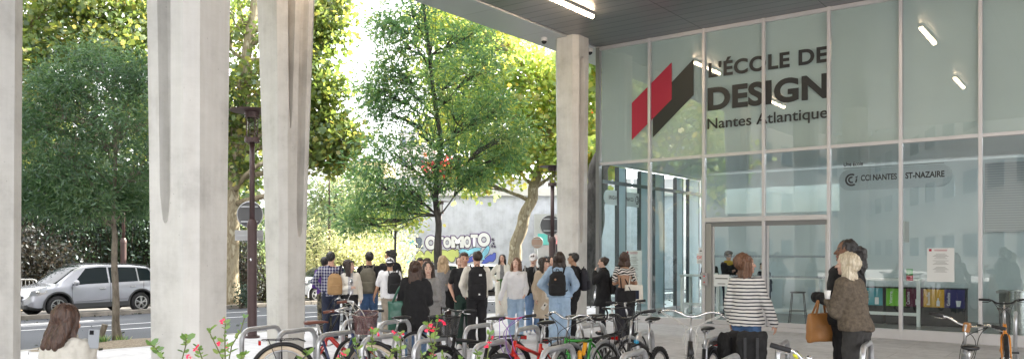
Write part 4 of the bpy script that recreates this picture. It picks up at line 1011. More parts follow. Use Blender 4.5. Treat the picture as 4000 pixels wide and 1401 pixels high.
        if detail:
            q = MB(); pts = [shell(x, sgn, 1.0)+V((0, -.06*sgn, .075)) for x in np.linspace(roofx['rail'][0], roofx['rail'][1], 12)]; q.tube(pts, .017, 6); q.build('roof_rail', M_plst, T)
            q = MB(); pts = [V((x, sgn*(smooth_it(x, 3)*1.01+.004), .47+.12*(wheelx[0]-x)/2.7*.5)) for x in np.linspace(wheelx[0]-.55, wheelx[1]+.5, 8)]; q.tube(pts, .012, 5); q.build('side_crease', mat('crease_grey', (.2, .2, .22), .4), T)
    q = MB(); q.box((xf-.015, 0, .60), (.08, 1.0, .20)); gr = q.build('grille', M_plst, T, bevel=.03)
    q = MB(); q.box((xf+.03, 0, .60), (.02, .9, .035)); q.build('grille_bar', paintm, gr); q = MB(); q.ell((xf+.045, 0, .60), (.015, .07, .035)); q.build('badge', mat('badge_gold', (.6, .45, .12), .3, .8), gr, smooth=True)
    q = MB(); q.box((xf-.03, 0, .36), (.10, 1.5, .14)); q.build('front_bumper', M_plst, T, bevel=.03)
    for xx, sg in ((xf+.03, 1), (xs[0]-.03, -1)):
        q = MB(); q.box((xx, 0, .47 if sg > 0 else .75), (.012, .5, .11)); pt = q.build('number_plate', mat('plate_white', (.7, .72, .72), .4), T, bevel=.003)
        lt = lettering('plate_text', 'BX-284-VK', M_ink, pt, (xx+sg*.008, -.2*sg, (.435 if sg > 0 else .715)), (0, sg, 0), (0, 0, 1), .40, .07, .01)
    return T
M_silv = paint('silver_paint', (.36, .37, .41)); M_wht = paint('white_paint', (.72, .73, .75))
suv = [(-2.30, .80, .86, .70, .55), (-2.22, 1.02, 1.12, .84, .62), (-2.05, 1.06, 1.40, .88, .64), (-1.80, 1.06, 1.56, .90, .64), (-1.2, 1.04, 1.625, .91, .66), (0, 1.0, 1.66, .915, .67), (.45, .99, 1.62, .915, .66), (.78, .98, 1.50, .915, .71), (1.30, .985, 1.12, .91, .81), (1.42, .98, 1.03, .91, .84), (1.75, .93, .98, .90, .83), (2.05, .85, .90, .86, .78), (2.22, .70, .78, .78, .66), (2.32, .56, .62, .62, .45)]
rx_suv = dict(side=[(-1.95, -1.32, .22, 0), (-1.27, -.30, 0, -.0), (-.24, .95, 0, -.50)], front=(.50, 1.40), rear=(-2.2, -1.84), mirror=.90, handles=(-1.05, .0), seams=(-.27, .98, -1.45), rail=(-1.8, .35))
pf = V((-14.4, 25.7, 0)); pr = V((-12.8, 28.0, 0)); dd = (pf-pr).normalized(); mid = (pf+pr)/2; side = V((dd.y, -dd.x, 0)); side = side if side.y > 0 else -side
cc = mid+side*.82; cc.z = -.3
car('silver people carrier parked behind the slender ash, facing left', cc, math.atan2(dd.y, dd.x), M_silv, 4.65, 1.83, 1.66, suv, rx_suv, (1.40, -1.36), .345)
hat = [(-1.95, .75, .80, .66, .50), (-1.88, .95, 1.02, .78, .58), (-1.70, 1.0, 1.28, .82, .58), (-1.40, .99, 1.42, .84, .58), (-.6, .96, 1.475, .85, .60), (.1, .94, 1.47, .85, .60), (.5, .93, 1.38, .85, .64), (1.05, .94, 1.05, .85, .76), (1.18, .92, .97, .84, .77), (1.55, .85, .89, .82, .74), (1.82, .70, .76, .74, .5), (1.95, .55, .60, .6, .42)]
rx_hat = dict(side=[(-1.55, -.95, .15, 0), (-.90, -.15, 0, 0), (-.09, .78, 0, -.38)], front=(.32, 1.10), rear=(-1.86, -1.5), mirror=.72, handles=(-.7, .1), seams=(-.12, .80, -.92), rail=(-1.2, .2))
p = gz(1235, 33.6, -.3); car('small white car parked behind the man in the checked shirt', p-UU*-1.15+MM*.75, math.atan2(-UU.y, -UU.x), M_wht, 3.9, 1.7, 1.47, hat, rx_hat, (1.2, -1.2), .30, detail=False, group='white cars beyond the crowd')
p = gz(1850, 39, -.3); car('white car half hidden behind the man in the white sweater', p, math.radians(200), M_wht, 3.9, 1.7, 1.47, hat, rx_hat, (1.2, -1.2), .30, detail=False, group='white cars beyond the crowd')
p = gz(1700, 40.5, -.3); car('white car seen over the long blond hair', p, math.radians(205), M_wht, 3.9, 1.7, 1.47, hat, rx_hat, (1.2, -1.2), .30, detail=False, group='white cars beyond the crowd')
# a scooter by the wall
sc_ = thing('motor_scooter', 'dark scooter parked at the right end of the graffiti', 'scooter', gz(1925, 40.5, -.3), math.radians(200))
for x in (-.62, .62):
    q = MB(); q.torus((x, 0, .25), .19, .06, 'Y', 20, 8); q.cyl((x, 0, .25), .12, .06, 12, 'Y'); q.build('wheel', M_tyre, sc_, smooth=True)
q = MB(); q.cap((-.7, 0, .62), (-.1, 0, .55), .16, .14); q.cap((-.1, 0, .35), (.35, 0, .32), .10, .10); q.cap((.35, 0, .32), (.5, 0, .9), .12, .12); q.build('body', mat('scooter_blue', (.05, .08, .16), .25), sc_, smooth=True)
q = MB(); q.cap((-.65, 0, .80), (0, 0, .76), .10, .09); q.build('seat', M_plst, sc_, smooth=True); q = MB(); q.tube([(.42, -.35, 1.08), (.45, 0, 1.02), (.42, .35, 1.08)], .02, 6); q.build('handlebar', M_plst, sc_)
q = MB(); q.box((.55, 0, 1.15), (.03, .4, .35), Mx=Matrix.Rotation(-.4, 3, 'Y')); q.build('windshield', M_cgl, sc_)

# ---------------------------------------------------------------- planter with red sage close to the viewpoint, and a bench
M_leafg = leafm('sage_leaf', [(.09, .20, .03), (.14, .27, .05), (.20, .34, .07), (.26, .38, .10)], .45)
M_petal = leafm('sage_petal', [(.75, .02, .06), (.85, .03, .08), (.9, .06, .10), (.9, .08, .2)], .45)
M_stem = mat('sage_stem', (.14, .16, .05), .8)
def sage(label, stems, d, z0=.62):
    bx = sum(s_[0][0][0] for s_ in stems)/len(stems); base = P(bx, 985, d); base.z = z0
    T = thing('red_sage', label, 'flowering plant', base, 0, 'red sage plants in front of the bicycles'); st_ = MB(); C1, D1, C2, D2 = [], [], [], []
    for path, flowers in stems:
        pts = [P(x, y, d+.15*math.sin(x))-base for x, y in path]; root_ = V(((pts[0].x)*.3, 0, 0)); pts = [root_, root_.lerp(pts[0], .6)+V((0, 0, 0))]+pts
        st_.tube(pts, [.005]+[.004-.002*i/len(pts) for i in range(len(pts)-1)], 5)
        for i in range(1, len(pts)-1):
            a, b_ = pts[i], pts[i+1]; nn_ = max(1, int((b_-a).length/.055))
            for k in range(nn_):
                p = a.lerp(b_, (k+.5)/nn_); az = random.random()*6.3
                for s_ in (0, pi):
                    C1.append(p); D1.append((math.cos(az+s_), math.sin(az+s_), .35+.3*random.random()))
        tip = pts[-1]
        for az in (0, 2.1, 4.2): C1.append(tip); D1.append((math.cos(az), math.sin(az), .9))
        for (x, y) in flowers:
            c_ = P(x, y, d+.15*math.sin(x))-base
            C2, D2 = [], []
            for fl in range(2):
                cf = c_+V((rng.normal()*.008, rng.normal()*.006, rng.normal()*.008))
                for k in range(6): C2.append(cf); D2.append((rng.normal(), rng.normal(), rng.normal()*.8))
            leaves('flower', np.array([tuple(q_) for q_ in C2]), np.array(D2), .0145, .75, M_petal, T, 2)
    st_.build('stem', M_stem, T, smooth=True)
    leaves('leaves', np.array([tuple(c_) for c_ in C1]), np.array(D1), .033, .60, M_leafg, T, 2)
sage('red sage in front of the broad column', [([(640, 1400), (605, 1355), (590, 1345)], []), ([(712, 1400), (725, 1350), (727, 1318)], [(735, 1388)]), ([(790, 1400), (776, 1360)], [(772, 1350)]),
     ([(870, 1400), (845, 1350), (820, 1300), (818, 1290)], [(886, 1348), (858, 1342)]), ([(880, 1400), (878, 1320), (880, 1262)], [(872, 1255)]), ([(895, 1400), (905, 1350), (940, 1290), (955, 1240)], []), ([(940, 1401), (950, 1385), (962, 1380)], [])], 4.4)
sage('red sage before the cream tyred bicycle', [([(1180, 1410), (1200, 1380)], []), ([(1330, 1420), (1338, 1395), (1345, 1380)], [(1322, 1382), (1343, 1378)]), ([(1410, 1420), (1395, 1370), (1390, 1335)], []), ([(1470, 1420), (1452, 1350), (1456, 1295)], [(1448, 1292), (1472, 1290)]),
     ([(1510, 1420), (1530, 1372), (1560, 1366)], [(1548, 1306), (1562, 1308)]), ([(1560, 1420), (1564, 1350), (1562, 1305)], [])], 4.6)
sage('red sage before the black bicycle with white rims', [([(1680, 1420), (1690, 1360), (1672, 1270), (1674, 1262)], [(1684, 1270), (1670, 1284), (1686, 1286)]), ([(1690, 1420), (1700, 1300), (1712, 1240)], [(1718, 1250), (1728, 1257)]), ([(1640, 1420), (1650, 1385)], [(1686, 1384)]), ([(1740, 1420), (1732, 1384)], [])], 4.8)
sage('red sage before the black saddle with the tall post', [([(1820, 1420), (1800, 1400)], []), ([(1900, 1420), (1912, 1340), (1912, 1305)], [(1918, 1315), (1910, 1332), (1902, 1346)]), ([(1868, 1420), (1866, 1378)], [])], 4.8)
pl_ = thing('planter', 'long low concrete planter holding the red sage', 'planter', (-1.1, 4.6, 0))
q = MB(); q.box((0, 0, .3), (3.6, .7, .6)); q.build('trough', M_con, pl_, bevel=.02); q = MB(); q.box((0, 0, .605), (3.4, .5, .02)); q.build('soil', M_soil, pl_)
bn = thing('concrete_bench', 'concrete bench under the seated woman in white', 'bench', (-3.55, 6.55, 0)); q = MB(); q.box((0, 0, .40), (1.8, .5, .1)); q.build('seat', M_con, bn, bevel=.01)
for x in (-.7, .7): q = MB(); q.box((x, 0, .175), (.15, .45, .35)); q.build('leg', M_con, bn)

# ---------------------------------------------------------------- bicycle racks
def rack():
    T = thing('bicycle_rack', 'x', 'bicycle rack', (0, 0, 0), 0, 'steel hoops of the bicycle rack'); w_, h_, r_ = .35, .80, .14
    pts = [(-w_, 0, 0), (-w_, 0, h_-r_)]+[(-w_+r_-r_*math.cos(a), 0, h_-r_+r_*math.sin(a)) for a in np.linspace(.2, pi/2, 6)]+[(w_-r_+r_*math.sin(a), 0, h_-r_+r_*math.cos(a)) for a in np.linspace(0, pi/2-.2, 6)]+[(w_, 0, h_-r_), (w_, 0, 0)]
    q = MB(); q.tube(pts, .030, 12); q.build('hoop', M_steel, T, smooth=True)
    for x in (-w_, w_): q = MB(); q.cyl((x, 0, .008), .07, .016, 16); q.build('foot_plate', M_steel, T)
    return T
rk = [(1320, 1300, 150, 'hoop in the front row before the red folding bicycle'), (1489, 1314, 150, 'hoop in the front row around the cream front tyre'), (1691, 1325, 150, 'hoop in the front row over the white rimmed wheel'), (1920, 1339, 150, 'hoop in the front row left of the red bicycle fork'),
      (2180, 1357, 140, 'hoop in the front row before the green bicycle'), (2475, 1377, 120, 'hoop in the front row before the black mountain bicycle'), (2850, 1398, 100, 'hoop tip at the bottom edge below the pannier bag'),
      (1022, 1279, 140, 'hoop left of the slit column, first of the back row'), (1160, 1289, 140, 'hoop behind the brown saddle'), (1400, 1247, 118, 'hoop behind the white handlebar with the mirror'), (1543, 1254, 118, 'hoop beside the long black coat'), (1695, 1268, 118, 'hoop behind the dark mesh basket'),
      (1871, 1271, 116, 'hoop behind the saddle with the tall post'), (2060, 1280, 100, 'hoop just behind the red handlebar'), (2310, 1270, 120, 'hoop behind the green bicycle saddle'), (2521, 1297, 74, 'hoop behind the black mountain bicycle frame'), (2780, 1322, 70, 'hoop left of the pannier bags'),
      (3058, 1338, 66, 'hoop under the handlebar with yellow levers'), (3386, 1344, 66, 'hoop right of the woman in the brown sweater'), (3966, 1222, 30, 'hoop holding the orange bicycle')]
r0_ = None
for px, py, wpx, lab in rk:
    d = (CH+.02-.80)*FP/(py-HZ); p = P(px, 985, d); z = gh(p.x, p.y); d = (CH-z-.80)*FP/(py-HZ); p = P(px, 985, d); p.z = z
    o = rack() if r0_ is None else copy_tree(r0_); r0_ = r0_ or o; o.location = p
    # yaw so that the hoop's visible width matches its place in the row
    t_ = math.asin(max(-1, min(1, wpx*d/FP/.76))); o.rotation_euler = (0, 0, pi/2-t_-math.atan((px-2000)/FP)*.7); o['label'] = 'galvanised '+lab
# ---------------------------------------------------------------- people
def skinm(name, c):
    m = mat(name, c, .5, 0, .08, 14); m.node_tree.nodes['Principled BSDF'].inputs['Subsurface Weight'].default_value = .0; return m
SK = dict(light=skinm('skin_light', (.58, .34, .25)), fair=skinm('skin_fair', (.64, .42, .33)), tan=skinm('skin_tan', (.42, .24, .15)), brown=skinm('skin_brown', (.20, .10, .06)))
M_eye = mat('eye_dark', (.03, .02, .02), .2); M_lip = mat('lip', (.38, .12, .10), .5); M_eyew = mat('eye_white', (.7, .68, .66), .3)
def hairm(name, a, b_):
    m, nt, bs = _nt(name); v = objc(nt, (1, 1, .12))
    nt.links.new(ramp(nt, noi(nt, v, 70, 3, .7), [(.35, a), (.65, b_)]), bs.inputs['Base Color']); bs.inputs['Roughness'].default_value = .42
    bumpn(nt, bs, noi(nt, v, 90, 3), .8, .012); return m
HR = dict(black=hairm('hair_black', (.008, .007, .007), (.03, .026, .025)), dark=hairm('hair_dark_brown', (.015, .009, .007), (.05, .03, .02)), brown=hairm('hair_brown', (.025, .011, .008), (.085, .042, .026)),
          auburn=hairm('hair_auburn', (.08, .035, .018), (.22, .11, .06)), blond=hairm('hair_blond', (.32, .21, .11), (.62, .47, .30)), platinum=hairm('hair_platinum', (.42, .34, .22), (.78, .70, .56)))
CL = dict(black=cloth('cloth_black', (.013, .013, .015), .25), ink=cloth('cloth_ink', (.022, .022, .03), .25), white=cloth('cloth_white', (.72, .72, .74), .06), cream=cloth('cloth_cream', (.70, .67, .60), .06), olive=cloth('cloth_olive', (.13, .12, .09), .2),
          beige=cloth('cloth_beige', (.52, .43, .33), .1), khaki=cloth('cloth_khaki', (.30, .26, .21), .14), grey=cloth('cloth_grey', (.22, .22, .225), .2), green=cloth('cloth_dark_green', (.02, .045, .035), .2), fgreen=cloth('cloth_forest_green', (.05, .11, .03), .2),
          purple=cloth('cloth_purple', (.09, .03, .22), .2), brown=cloth('cloth_wool_brown', (.12, .095, .07), .35, 30, 1.0), denim=cloth('denim_blue', (.06, .12, .24), .3, 7), ldenim=cloth('denim_light', (.33, .45, .60), .16, 6), mdenim=cloth('denim_mid', (.14, .24, .42), .22, 7),
          navy=cloth('denim_navy', (.016, .022, .045), .3, 7), tights=cloth('sheer_tights', (.05, .03, .028), .2), tan=mat('tan_leather', (.38, .17, .05), .45, 0, .12, 6, .2, 40), dgrey=cloth('cloth_charcoal', (.045, .043, .042), .25), bgreen=mat('green_leather', (.03, .13, .09), .35, 0, .15, 6, .3, 20))
CL['ecru'] = cloth('cloth_ecru', (.50, .48, .43), .08)
CL['stripe'] = stripes('breton_stripe', (.03, .03, .05), (.74, .73, .70), .044, .36, 'Z', .03)
CL['fstripe'] = stripes('fine_stripe', (.10, .10, .10), (.42, .41, .40), .016, .5, 'Z', .06)
CL['tstripe'] = stripes('thin_stripe', (.12, .12, .15), (.62, .62, .64), .022, .4, 'Z', .02)
CL['plaid'] = plaid('checked_shirt', (.035, .035, .10), (.62, .62, .66), (.02, .02, .05))
CL['camo'] = splotch('camouflage', [(.02, .02, .015), (.09, .08, .05), (.17, .15, .10), (.06, .05, .04)], 9)
CL['zebra'] = stripes('zebra_print', (.02, .02, .02), (.70, .66, .62), .05, .5, 'Z', .25)
CL['herring'] = splotch('grey_tweed', [(.16, .16, .165), (.27, .27, .28)], 40, 'LINEAR')
M_sole = mat('shoe_white', (.68, .68, .68), .6); M_shoe = mat('shoe_black', (.02, .02, .02), .5); M_shoeb = mat('shoe_brown', (.10, .07, .05), .6)

def seg(mb, pts, rs, n=10):
    for i in range(len(pts)-1): mb.cap(pts[i], pts[i+1], rs[i], rs[i+1], n)
def hand(mb, w_, d, palm, r=1.0, curl=.35, side=1):
    """palm, four unequal bent fingers and a thumb off the side"""
    w_ = V(w_); d = V(d).normalized(); palm = V(palm); palm = (palm-d*palm.dot(d)).normalized(); s_ = d.cross(palm).normalized()*side
    Mx = Matrix((s_, palm, d)).transposed(); mb.ell(w_+d*.045*r, (.038*r, .016*r, .05*r), 10, 6, Mx)
    for k, (o, L) in enumerate(((-.027, .064), (-.009, .074), (.009, .069), (.026, .054))):
        a = w_+d*.078*r+s_*o*r; L *= r; c = curl*(1+.12*k)
        b1 = a+(d*math.cos(c)+palm*math.sin(c))*L*.5; b2 = b1+(d*math.cos(c*2.3)+palm*math.sin(c*2.3))*L*.45
        mb.cap(a-d*.02*r, b1, .0092*r, .0085*r, 7); mb.cap(b1, b2, .0085*r, .0072*r, 7)
    a = w_+d*.02*r-s_*.030*r; b1 = a+(d*.6-s_*.75+palm*.35).normalized()*.034*r; b2 = b1+(d*.9-s_*.15+palm*.4).normalized()*.028*r
    mb.cap(a, b1, .0115*r, .0098*r, 7); mb.cap(b1, b2, .0098*r, .008*r, 7)

ARM = {  # elbow, wrist, hand direction, palm side (right arm; x mirrored for the left)
 'down': ((.235, -.03, 1.14), (.25, .05, .90), (0, .12, -1), (-1, 0, 0)), 'cross': ((.235, .05, 1.12), (.02, .22, 1.16), (-1, .1, .05), (0, -1, 0)),
 'pocket': ((.27, -.09, 1.15), (.205, .06, .96), (-.2, .25, -1), (-1, 0, 0)), 'hold': ((.235, .02, 1.12), (.13, .27, 1.14), (-.35, .9, .15), (-1, 0, .2)),
 'face': ((.17, .20, 1.20), (.07, .18, 1.43), (-.35, -.1, 1), (-.5, -1, 0)), 'hip': ((.34, -.10, 1.17), (.19, .03, 1.02), (-.6, .6, -.4), (-1, 0, 0)),
 'phone': ((.22, .04, 1.12), (.20, .22, 1.00), (-.1, .8, -.5), (-1, 0, 0)), 'strap': ((.23, .06, 1.14), (.12, .17, 1.36), (-.5, -.2, .8), (-.6, -1, 0)),
 'back': ((.25, -.10, 1.14), (.20, -.16, .93), (-.2, -.1, -1), (-1, 0, 0)), 'out': ((.27, .04, 1.12), (.34, .10, .90), (.1, .1, -1), (-1, 0, 0)), 'chest': ((.20, .12, 1.12), (.03, .24, 1.22), (-1, .2, .3), (0, -1, 0))}
PEOPLE = {}
def person(key, label, px, d, top, yaw, c, z0=None, group='people gathered in front of the school'):
    """yaw 0 = back to the viewer, 180 = facing the viewer, 90 = facing left"""
    x = (px-2000)/FP*d; zg = gh(x, d) if z0 is None else z0; H = (CH+(HZ-top)/FP*d-zg); s_ = H/1.755; sit = c.get('sit')
    if sit: s_ = c['scale']
    T = thing('person', label, 'person', (x, d, zg), math.radians(yaw), group)
    fem = c.get('f', 0); vx = c.get('vox', .011); seed = len(PEOPLE)+1; near = vx < .0095; bulk = c.get('bulk', 0)
    lean = c.get('lean', 0); hy = math.radians(c.get('turn', 0)); tilt = c.get('tilt', 0)
    shw = .150 if fem else .172; shz = 1.425; hipz = .93
    def S(mb):                                            # final pose: lean above the hip, then scale
        out = []
        for v in mb.v:
            v = V(v)
            if lean and v.z > hipz: dz = v.z-hipz; v = V((v.x, v.y+dz*math.sin(lean), hipz+dz*math.cos(lean)))
            out.append(v*s_)
        mb.v = out; return mb
    # joints
    legs = []
    st = c.get('stance', .09); wk = c.get('step', (.02, -.02))
    for sg, stp in ((1, wk[0]), (-1, wk[1])):
        if sit: legs.append([V((sg*.10, -.02, .50)), V((sg*.11, .42, .50)), V((sg*.10, .42, .08)), sg])
        else: legs.append([V((sg*.088, 0, hipz)), V((sg*(st*.5+.05), stp*.5+.03, .50)), V((sg*st, stp-.02, .085)), sg])
    dz = -.44 if sit else 0
    arms = []
    for sg, nm in ((1, c.get('r', 'down')), (-1, c.get('l', 'down'))):
        e, w_, hd, pm = ARM[nm]; fx = (shw-.172)*.6
        arms.append([V((sg*shw, 0, shz-.012+dz)), V((sg*(e[0]+fx), e[1], e[2]+dz)), V((sg*(w_[0]+(fx if w_[0] > .15 else 0)), w_[1], w_[2]+dz)), V((sg*hd[0], hd[1], hd[2])), V((sg*pm[0], pm[1], pm[2])), sg])
    # body: one continuous skin
    b = MB()
    if fem: secs = [(.84, 0, 0, .11, .09), (.90, 0, -.005, .168, .115), (.97, 0, -.005, .165, .112), (1.08, 0, .0, .122, .09), (1.20, 0, .01, .135, .105), (1.30, 0, .012, .150, .115), (1.38, 0, 0, .150, .09), (1.44, 0, -.01, .10, .065), (1.49, 0, -.005, .050, .052), (1.56, 0, .005, .046, .05)]
    else: secs = [(.84, 0, 0, .11, .09), (.90, 0, 0, .160, .112), (1.0, 0, 0, .150, .105), (1.10, 0, 0, .142, .10), (1.22, 0, .005, .160, .112), (1.34, 0, .005, .178, .115), (1.41, 0, 0, .165, .095), (1.46, 0, -.01, .11, .07), (1.50, 0, -.005, .060, .060), (1.57, 0, .005, .056, .058)]
    secs = [(z+dz, *r) for z, *r in secs]
    b.loft(secs, 20)
    for hp, kn, an, sg in legs:
        seg(b, [hp, kn, an], [.085, .055, .040]); b.ell(an+V((0, .06, -.045)), (.042, .115, .04), 10, 6)
        b.cap(kn+V((0, -.02, -.08 if not sit else -.08)), kn.lerp(an, .45)+V((0, -.015, 0)), .052, .050)
    for sh, el, wr_, hd, pm, sg in arms:
        seg(b, [sh, el, wr_], [.052, .040, .027]); hand(b, wr_, hd, pm, .95, c.get('curl', .35), sg)
    hc = V((0, .015, 1.640+dz)); Rz = Matrix.Rotation(hy, 3, 'Z') @ Matrix.Rotation(-tilt, 3, 'X')
    def Hd(p): return hc+Rz @ V(p)
    b.cap((0, .002, 1.50+dz), hc+V((0, 0, -.04)), .050, .050)
    b.ell(Hd((0, -.012, .018)), (.076, .095, .098), 14, 10, Rz); b.ell(Hd((0, .022, -.045)), (.058, .066, .066), 12, 8, Rz)
    b.ell(Hd((0, .070, -.092)), (.024, .022, .020), 8, 6, Rz)
    b.cap(Hd((0, .080, .012)), Hd((0, .106, -.025)), .008, .013, 8)
    for sg in (-1, 1):
        b.ell(Hd((sg*.078, -.008, -.012)), (.010, .018, .031), 8, 6, Rz); b.ell(Hd((sg*.033, .068, -.02)), (.022, .018, .020), 8, 6, Rz)
    b.ell(Hd((0, .082, -.058)), (.024, .013, .010), 8, 5, Rz)
    me = remesh(S(b), vx*.9*s_, 2); skin = SK[c.get('skin', 'fair')]
    o = linkmesh('body', me, [skin, M_eye, M_lip, HR[c['hair'][1]], M_eyew], T)
    lr = lambda p: lean_p(p)
    def lean_p(p):
        p = V(p)
        if lean and p.z > hipz: q = p.z-hipz; p = V((p.x, p.y+q*math.sin(lean), hipz+q*math.cos(lean)))
        return p*s_
    Ri = Rz.transposed(); h0 = lean_p(hc)
    for pl_ in me.polygons:
        q = Ri @ (pl_.center-h0)/s_
        if abs(q.x) < .09 and q.y > .05 and -.14 < q.z < .12:
            ex = abs(abs(q.x)-.032)
            if ex < .0105 and abs(q.z-.006) < .0065: pl_.material_index = 1
            elif ex < .019 and abs(q.z-.030) < .0055: pl_.material_index = 3
            elif abs(q.x) < .024 and abs(q.z+.058) < .008: pl_.material_index = 2
    ap = c.get('amp', .014)
    # trousers / skirt
    lk, lmn = c['legs'] if 'legs' in c else ('slim', 'black')
    if lk:
        w0, w1, w2 = dict(slim=(.100, .064, .050), mid=(.108, .082, .075), wide=(.118, .112, .115), flare=(.105, .085, .115), bare=(.09, .057, .044))[lk]
        q = MB(); q.loft([(z+dz, 0, 0, rx+.016, ry+.016) for z, rx, ry in ((.84, .13, .10), (.90, .165, .113), (.98, .158, .110), (c.get('waist', 1.06), .14 if not fem else .128, .10))], 20)
        for hp, kn, an, sg in legs:
            an2 = V((an.x, an.y, .035)) if lk in ('wide', 'flare') else V((an.x, an.y, .06))
            if sit: an2 = an
            seg(q, [hp, kn, an2], [w0, w1, w2*.95], 12)
            q.cap(hp+V((0, -.03, -.02)), hp.lerp(kn, .3)+V((0, -.01, 0)), w0*.92, w0*.92)
        if lk in ('wide', 'mid'): q.cap((0, 0, .86+dz), (0, 0, .82+dz), .09, .06)
        linkmesh('trousers' if lk != 'bare' else 'tights', remesh(S(q), vx*s_, 3, ap if lk != 'bare' else .001, 11, seed), [CL[lmn]], T)
    # shoes
    sm_ = dict(white=M_sole, black=M_shoe, brown=M_shoeb)[c.get('shoes', 'black')]
    for hp, kn, an, sg in legs:
        q = MB(); f = V((an.x+sg*.008, an.y, 0)); zf = an.z-.085
        q.ell(f+V((0, .03, zf+.045)), (.046, .085, .048)); q.ell(f+V((0, .115, zf+.036)), (.048, .075, .036)); q.cap(f+V((0, 0, zf+.05)), f+V((0, 0, zf+.10)), .048, .046); q.box(f+V((0, .055, zf+.014)), (.082, .24, .022))
        linkmesh('shoe', remesh(S(q), .010*s_, 2), [sm_], T)
    # upper garment
    if c.get('top'):
        kind, mn, hem = c['top']; g_ = .022+bulk; q = MB(); fl = c.get('flare', .0)
        secs2 = []
        hz_ = hem+dz
        for z, cx, cy, rx, ry in secs:
            if z > 1.475+dz: continue
            k = 1.0
            if z >= hz_: secs2.append((z, cx, cy, rx+g_+(.02 if z < 1.15+dz else 0), ry+g_+.004))
        def base_at(z): 
            zz = z-dz; return max(.165 if zz < 1.0 else .145, .13)
        if not sit:
            if hem < .84:
                ext = [(hem, 0, 0, .175+fl+g_, .135+fl*.8+g_), ((hem+.86)/2, 0, 0, .175+fl*.6+g_, .13+fl*.5+g_), (.83, 0, 0, .172+g_+fl*.2, .122+g_)]
                secs2 = ext+[q_ for q_ in secs2 if q_[0] > .86]
            else: secs2 = [(hem, 0, 0, base_at(hem)+g_+fl, .110+g_+fl*.8)]+[q_ for q_ in secs2 if q_[0] > hem+.02]
        secs2 = [q_ for q_ in secs2 if q_[0] <= 1.45+dz]
        if kind != 'crop': secs2.append((1.485+dz, 0, -.008, .062+g_*.6, .062+g_*.6))
        q.loft(secs2, 22)
        if c.get('collar'): q.loft([(1.44+dz, 0, -.01, .11, .09), (1.50+dz, 0, -.006, .074, .076), (1.535+dz, 0, -.004, .068, .07)], 16)
        sl_ = c.get('sleeve', 'long'); ar = .060+bulk*.8
        for sh, el, wr_, hd, pm, sg in arms:
            q.ell(sh+V((-sg*.01, 0, -.005)), (.072+bulk, .066+bulk, .062+bulk))
            if sl_ == 'long': seg(q, [sh, el, wr_+(el-wr_).normalized()*.012], [ar+.006, ar*.88, (.042+bulk*.6)], 12)
            elif sl_ == 'roll': seg(q, [sh, el, el.lerp(wr_, .35)], [ar+.004, ar*.9, ar*.78], 12)
            elif sl_ == 'short': seg(q, [sh, sh.lerp(el, .72)], [ar+.006, ar*.98], 12)
        if c.get('hood'): q.ell((0, -.105, 1.44+dz), (.12, .06, .085))
        m2 = remesh(S(q), vx*s_, 3, ap*1.25, 9, seed+5); nm = dict(shirt='shirt', tee='t_shirt', coat='coat', sweater='sweater', jacket='jacket', crop='crop_top')[kind]
        mats_ = [CL[mn]]
        if c.get('front'):                                # an open front shows the layer beneath
            mats_.append(CL[c['front']]); o2 = linkmesh(nm, m2, mats_, T)
            for pl_ in m2.polygons:
                q_ = pl_.center/s_
                if q_.y > .05 and abs(q_.x) < .055+.03*max(0, 1.3-q_.z) and q_.z > .9+dz and q_.z < 1.5+dz and pl_.normal.y > .3: pl_.material_index = 1
        else: linkmesh(nm, m2, mats_, T)
    if c.get('sash'):                                      # sweater tied round the waist
        q = MB(); q.loft([(1.0, 0, 0, .178, .14), (1.05, 0, 0, .175, .138), (1.08, 0, 0, .165, .13)], 20); q.cap((.02, .15, 1.03), (.04, .17, .72), .035, .025); q.cap((-.02, .15, 1.03), (-.06, .17, .76), .035, .028); q.ell((0, .15, 1.03), (.05, .04, .045)); q.cap((-.14, -.02, 1.0), (-.12, -.06, .80), .05, .07); q.cap((.14, -.02, 1.0), (.12, -.06, .80), .05, .07)
        linkmesh('tied_sweater', remesh(S(q), vx*s_, 2, .01, 10, seed), [CL['fgreen']], T)
    if c.get('scarf'):
        q = MB(); q.torus((0, .01, 1.475), .085, .045, 'Z', 20, 8, .9); q.ell((0, .08, 1.44), (.09, .06, .08)); linkmesh('scarf', remesh(S(q), vx*s_, 2, .02, 14, seed), [mat('mustard_scarf', (.55, .36, .04), .9, 0, .2, 12)], T)
    # hair
    hs, hcn = c['hair']; q = MB(); amp = .006; Rm = Rz
    if hs != 'none':
        cut = {'short': -.03, 'fade': .015, 'curly': .0, 'long': -.05, 'bob': -.05, 'bun': -.03, 'tail': -.03, 'fringe': -.05, 'wavy': -.05, 'half': -.05}[hs]
        vol = {'short': .008, 'fade': .006, 'curly': .026, 'long': .016, 'bob': .020, 'bun': .008, 'tail': .008, 'fringe': .020, 'wavy': .026, 'half': .012}[hs]
        q.ell(Hd((0, -.030-vol*.9, .032)), (.080+vol, .094+vol, .092+vol*.8), 16, 10, Rm)
        if hs in ('short', 'fade'): q.ell(Hd((0, .03, .085)), (.060, .062, .036), 12, 8, Rm); q.ell(Hd((0, -.060, -.015)), (.070, .048, .06 if hs == 'short' else .045), 12, 8, Rm)
        if hs == 'curly':
            for k in range(16):
                a = k*2.4; q.ell(Hd((.075*math.cos(a), -.02+.075*math.sin(a), .06+.05*((k*7 % 5)/5))), (.036, .036, .034), 8, 6, Rm)
            amp = .012
        if hs in ('bun', 'tail'): q.ell(Hd((0, -.06, -.02)), (.068, .05, .06), 12, 8, Rm)
        if hs == 'bun': q.ell(Hd((0, -.115, .055)), (.045, .045, .045), 12, 8, Rm); q.cap(Hd((.07, .035, .02)), Hd((.075, .02, -.06)), .014, .008)
